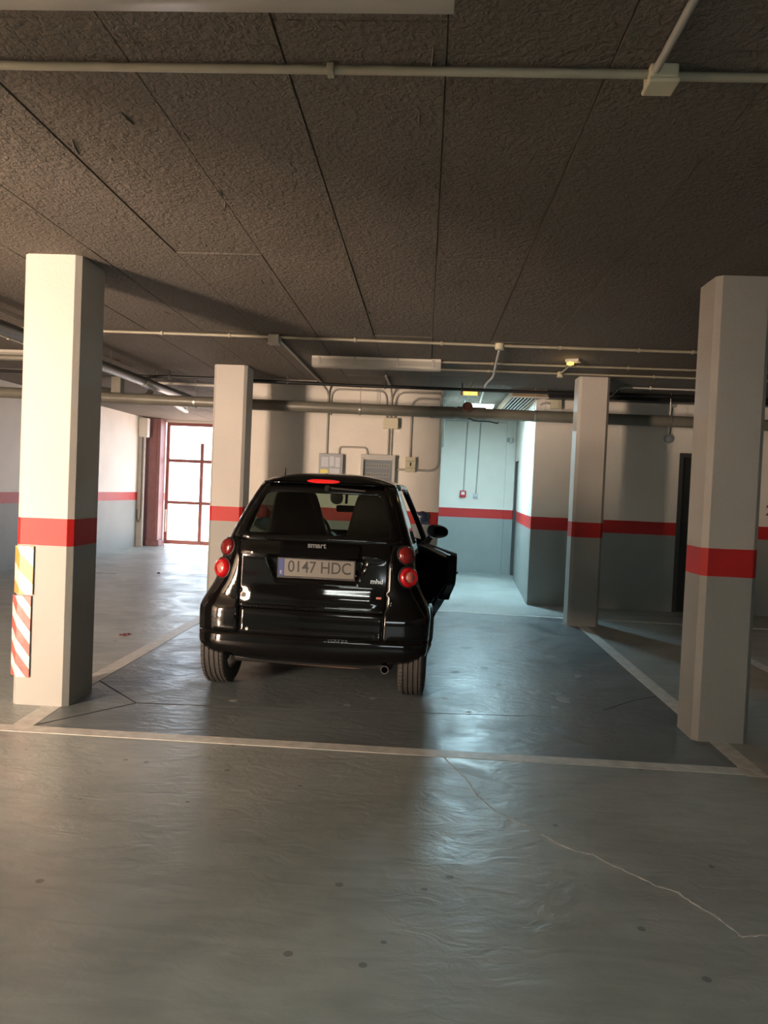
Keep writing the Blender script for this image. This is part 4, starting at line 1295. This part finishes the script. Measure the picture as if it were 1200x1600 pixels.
# --- doors (the one on the passenger side stands ajar)
HX, HY = .690, 1.56
def yzs(y, z):
    return Vector((fW(z) + bulge(y, z), y, z))
door_out = [(1.555, .295), (1.555, .60), (1.60, .955), (1.30, .968), (.80, .965), (.42, .957), (.465, .89), (.535, .80), (.625, .71), (.71, .66), (.81, .60), (.85, .555), (.98, .543), (1.11, .46), (1.23, .39), (1.30, .325)]
def make_door(sgn, ang):
    rot = Matrix.Translation((sgn * HX, HY, 0)) @ Matrix.Rotation(ang * sgn, 4, 'Z') @ Matrix.Translation((-sgn * HX, -HY, 0))
    side = lambda y, z: Vector((sgn * yzs(y, z).x, y, z))
    d = panel('door', door_out, side, 'paint_black', car, (), .035, .012, rot)
    ins = [(y + (.018 if y < .9 else -.018), z + (.012 if z < .6 else -.004)) for y, z in door_out]
    def trim(y, z):
        v = yzs(y, z)
        return Vector((sgn * (v.x - .075 + .02 * math.sin(z * 9)), y, z))
    panel('inner_trim', ins, trim, 'trim_black', d, (), .05, .012, rot)
    # edge band closing the gap between skin and trim
    E = resample(door_out, .04)
    vs = [rot @ side(y, z) for y, z in E] + [rot @ Vector((sgn * (yzs(y, z).x - .065), y, z)) for y, z in E]
    k_ = len(E)
    MB().add(vs, [(i, (i + 1) % k_, k_ + (i + 1) % k_, k_ + i) for i in range(k_)]).build('door_edge', 'trim_black', d, smooth=True)
    b = MB().tube([(sgn * (fW(.80) + .004), .62, .80), (sgn * (fW(.80) + .035), .66, .80), (sgn * (fW(.80) + .035), .80, .80), (sgn * (fW(.80) + .004), .84, .80)], .012, 8)
    b.xform(rot).build('door_handle', 'trim_black', d, smooth=True)
    # top seal
    b = MB().tube([(sgn * (fW(.962) - .02), y_, .966) for y_ in (.385, .8, 1.2, 1.58)], .012, 8)
    b.xform(rot).build('window_seal', 'plastic_dark', d, smooth=True)
    # mirror
    mcx, mcy, mcz = .790, 1.46, 1.083
    vs, fs = [], []
    prof = [(.0, 1.0), (.035, .96), (.07, .75), (.095, .40), (.104, .05)]
    nn = 28
    for (dy, q) in prof:
        for k in range(nn):
            t = 2 * math.pi * k / nn
            cx_ = math.cos(t); sz_ = math.sin(t)
            ex = abs(cx_) ** .75 * (1 if cx_ > 0 else -1)
            ez = abs(sz_) ** .8 * (1 if sz_ > 0 else -1)
            taper = 1 - .22 * max(0, ex) * (1 if ez < 0 else .55)
            vs.append((sgn * (mcx + .094 * q * ex), mcy + dy, mcz + .060 * q * ez * taper - .006 * ex))
    for i in range(len(prof) - 1):
        for k in range(nn):
            fs.append((i * nn + k, i * nn + (k + 1) % nn, (i + 1) * nn + (k + 1) % nn, (i + 1) * nn + k))
    fs.append(tuple((len(prof) - 1) * nn + k for k in range(nn)))
    MB().add(vs, fs).build('mirror_housing', 'plastic_dark', d, smooth=True)
    gv = [(v[0] * .94 + sgn * mcx * .06, v[1] + .006, v[2] * .92 + mcz * .08) for v in vs[:nn]]
    gv = [(x_, y_ + (x_ - sgn * mcx) * .10 * -sgn, z_ - 0) for x_, y_, z_ in gv]
    bk = [(x_, y_ + .02, z_) for x_, y_, z_ in gv]
    MB().add(gv + bk, [tuple(range(nn))] + [(k, (k + 1) % nn, nn + (k + 1) % nn, nn + k) for k in range(nn)]).build('mirror_glass', 'mirror_glass', d)
    MB().tube([(sgn * (mcx - .06), mcy + .05, mcz - .05), (sgn * .70, mcy + .06, .985), (sgn * .655, mcy + .06, .95)], [.025, .028, .03], 10).build('mirror_foot', 'plastic_dark', d, smooth=True)
    return d
make_door(1, math.radians(14.5))
dl = make_door(-1, 0.0)
# raised glass of the closed door
gp = [(1.60, .97), (1.16, 1.42), (.47, 1.43), (.40, 1.2), (.385, .97)]
panel('door_glass', gp, lambda y, z: Vector((-(fW(z) - .012), y, z)), 'car_glass', dl, (), .06, 0)

# --- wheels
def wheel(sgn, y, w):
    r = bpy.data.objects.new('wheel', None)
    COL.objects.link(r)
    r.parent = car
    cx = sgn * (.776 - w / 2)
    r.location = (cx, y, .2865)
    R0 = .2868
    half = w / 2
    prof = [(.190, -half + .012), (.205, -half + .002), (.245, -half - .002), (.268, -half + .004), (R0 - .004, -half + .016)]
    gr = [-.055, -.019, .019, .055]
    last = -half + .016
    for g in gr:
        g *= w / .19
        prof += [(R0 - .0005, last + .006), (R0, g - .0045), (R0 - .008, g - .0035), (R0 - .008, g + .0035), (R0, g + .0045)]
        last = g
    prof += [(R0 - .0005, half - .022), (R0 - .004, half - .016), (.268, half - .004), (.245, half + .002), (.205, half - .002), (.190, half - .012)]
    MB().lathe(prof, (0, 0, 0), (1, 0, 0), 56).build('tire', 'rubber', r, smooth=True, sharp=35)
    # lateral sipes on the shoulders
    b = MB()
    for k in range(56):
        a = 2 * math.pi * (k + .5) / 56
        for s_ in (-1, 1):
            x0, x1 = (half - .034, half - .012) if s_ > 0 else (-half + .012, -half + .034)
            c_, s2 = math.cos(a), math.sin(a)
            rr = R0 + .0006
            vs = []
            for xx in (x0, x1):
                for da in (-.006, .006):
                    vs.append((xx, math.cos(a + da) * rr, math.sin(a + da) * rr))
            vs += [(v[0], v[1] * .985, v[2] * .985) for v in vs]
            b.add(vs, [(0, 1, 3, 2), (4, 6, 7, 5), (0, 2, 6, 4), (1, 5, 7, 3), (0, 4, 5, 1), (2, 3, 7, 6)])
    b.build('tread_sipes', 'rubber_groove', r)['kind'] = 'stuff'
    rim = MB().lathe([(.192, -half + .012), (.185, -half + .02), (.178, -half + .03), (.178, half - .05), (.186, half - .02), (.194, half - .012)], (0, 0, 0), (1, 0, 0), 40).build('rim', 'steel', r, smooth=True)
    b = MB()
    for k in range(6):
        a = 2 * math.pi * k / 6
        m = Matrix.Rotation(a, 4, 'X')
        t_ = MB().box(sgn * (half - .055) - .012, sgn * (half - .055) + .012, -.022, .022, .03, .182).xform(m)
        b.add(t_.v, t_.f)
    b.build('spokes', 'steel', r)
    MB().lathe([(0, .02), (.05, .018), (.055, -.02), (0, -.02)], (sgn * (half - .055), 0, 0), (sgn, 0, 0), 20).build('hub', 'steel', r, smooth=True)
    MB().lathe([(0, .012), (.13, .012), (.13, -.012), (0, -.012)], (-sgn * .02, 0, 0), (1, 0, 0), 28).build('brake_drum', 'metal_dark', r, smooth=True)
for sgn in (-1, 1):
    wheel(sgn, 0.0, .175)
    wheel(sgn, 1.867, .155)
# --- underbody
MB().box(-.56, .56, -.20, 2.15, .19, .30).build('underbody', 'plastic_dark', car, bevel=.03)
MB().box(-.60, .60, .36, 1.52, .26, .42).build('cabin_floor', 'plastic_dark', car)
MB().box(-.585, .585, -.24, .36, .30, .60).build('engine_cover', 'plastic_dark', car)
MB().box(-.60, .60, 1.50, 2.15, .30, .62).build('front_bulkhead', 'plastic_dark', car)
MB().tube(bend([(-.32, -.14, .235), (-.27, -.17, .205), (.30, -.17, .200), (.36, -.15, .20)], .04), .014, 10).build('rear_crossmember', 'copper_dull', car, smooth=True)
MB().lathe([(.022, .07), (.029, .07), (.031, .06), (.031, -.08), (.0, -.08)], (.512, -.19, .213), (0, -1, 0), 20).build('exhaust_pipe', 'metal_dark', car, smooth=True)
MB().tube([(-.72, 0, .2865), (.72, 0, .2865)], .035, 10).build('rear_axle', 'metal_dark', car, smooth=True)
for sgn in (-1, 1):
    MB().lathe([(.325, -.12), (.325, .06)], (sgn * .70, 1.867, .287), (sgn, 0, 0), 30).build('wheel_liner', 'plastic_dark', car, smooth=True)
# --- cabin
for sgn in (-1, 1):
    c = sgn * .325
    st = bpy.data.objects.new('seat', None)
    COL.objects.link(st)
    st.parent = car
    st.location = (c, .72, 0)
    out = roundpoly([(-.235, .50), (-.245, .80), (-.255, 1.02), (-.205, 1.22), (-.150, 1.40), (.150, 1.40), (.205, 1.22), (.255, 1.02), (.245, .80), (.235, .50)], .05, 5)
    vs = []
    for (q, dy) in ((.86, -.075), (.97, -.055), (1.0, 0.0), (.97, .055), (.84, .085)):
        for (x_, z_) in out:
            zc_ = .93
            vs.append((x_ * q, dy - (z_ - .9) * .22, zc_ + (z_ - zc_) * (q * .3 + .7)))
    k_ = len(out)
    fs = [(i * k_ + j, i * k_ + (j + 1) % k_, (i + 1) * k_ + (j + 1) % k_, (i + 1) * k_ + j) for i in range(4) for j in range(k_)]
    fs += [tuple(range(k_)), tuple(4 * k_ + j for j in range(k_ - 1, -1, -1))]
    MB().add(vs, fs).build('backrest', 'seat_cloth', st, smooth=True, sharp=70)
    MB().box(-.24, .24, .05, .52, .42, .58).build('cushion', 'seat_cloth', st, bevel=.04)
MB().box(-.60, .60, -.20, .42, .60, .96).build('luggage_cover', 'plastic_dark', car, bevel=.02)
b = MB()
prof = [(1.28, .62), (1.26, .85), (1.34, .98), (1.60, 1.0), (1.72, .96), (1.72, .62)]
k_ = len(prof)
b.add([(-.60, y_, z_) for y_, z_ in prof] + [(.60, y_, z_) for y_, z_ in prof], [tuple(range(k_)), tuple(range(2 * k_ - 1, k_ - 1, -1))] + [(i, (i + 1) % k_, k_ + (i + 1) % k_, k_ + i) for i in range(k_)])
b.build('dashboard', 'plastic_dark', car, bevel=.02)
hood = []
for (cx_, w2, h2) in ((-.30, .19, .095), (.02, .12, .06)):
    b = MB()
    vs = []
    for k in range(13):
        t = math.pi * k / 12
        vs += [(cx_ + w2 * math.cos(t), 1.34, .97 + h2 * math.sin(t)), (cx_ + w2 * .9 * math.cos(t), 1.58, .97 + h2 * .9 * math.sin(t))]
    fs = [(2 * k, 2 * k + 1, 2 * k + 3, 2 * k + 2) for k in range(12)] + [tuple(2 * k for k in range(13)), tuple(2 * k + 1 for k in range(12, -1, -1))]
    b.add(vs, fs).build('instrument_hood', 'plastic_dark', car, smooth=True)
# steering wheel
sw = MB()
cw = Vector((-.325, 1.16, 1.02)); ax_ = Vector((0, -1, .42)).normalized()
u_ = Vector((1, 0, 0)); v_ = ax_.cross(u_)
ringpts = [cw + (u_ * math.cos(2 * math.pi * k / 36) + v_ * math.sin(2 * math.pi * k / 36)) * .185 for k in range(37)]
sw.tube(ringpts, .015, 10, caps=False)
for a in (0, math.pi, 1.5 * math.pi):
    sw.tube([cw, cw + (u_ * math.cos(a) + v_ * math.sin(a)) * .18], .014, 8)
sw.lathe([(0, .03), (.06, .025), (.07, -.02), (0, -.03)], cw, ax_, 18)
sw.build('steering_wheel', 'plastic_dark', car, smooth=True)
# interior mirror and disc on the screen
MB().tube([(-.015, 1.27, 1.40), (-.015, 1.24, 1.30)], .012, 8).build('mirror_stalk', 'plastic_dark', car)
b = MB().box(-.10, .07, 1.215, 1.245, 1.225, 1.285)
b.build('interior_mirror', 'plastic_dark', car, bevel=.014, seg=3)
MB().lathe([(0, .006), (.055, .006), (.058, 0), (.0, 0)], (-.10, 1.235, 1.345), (0, -1, -.15), 24).build('screen_sensor', 'conduit_grey', car, smooth=True)
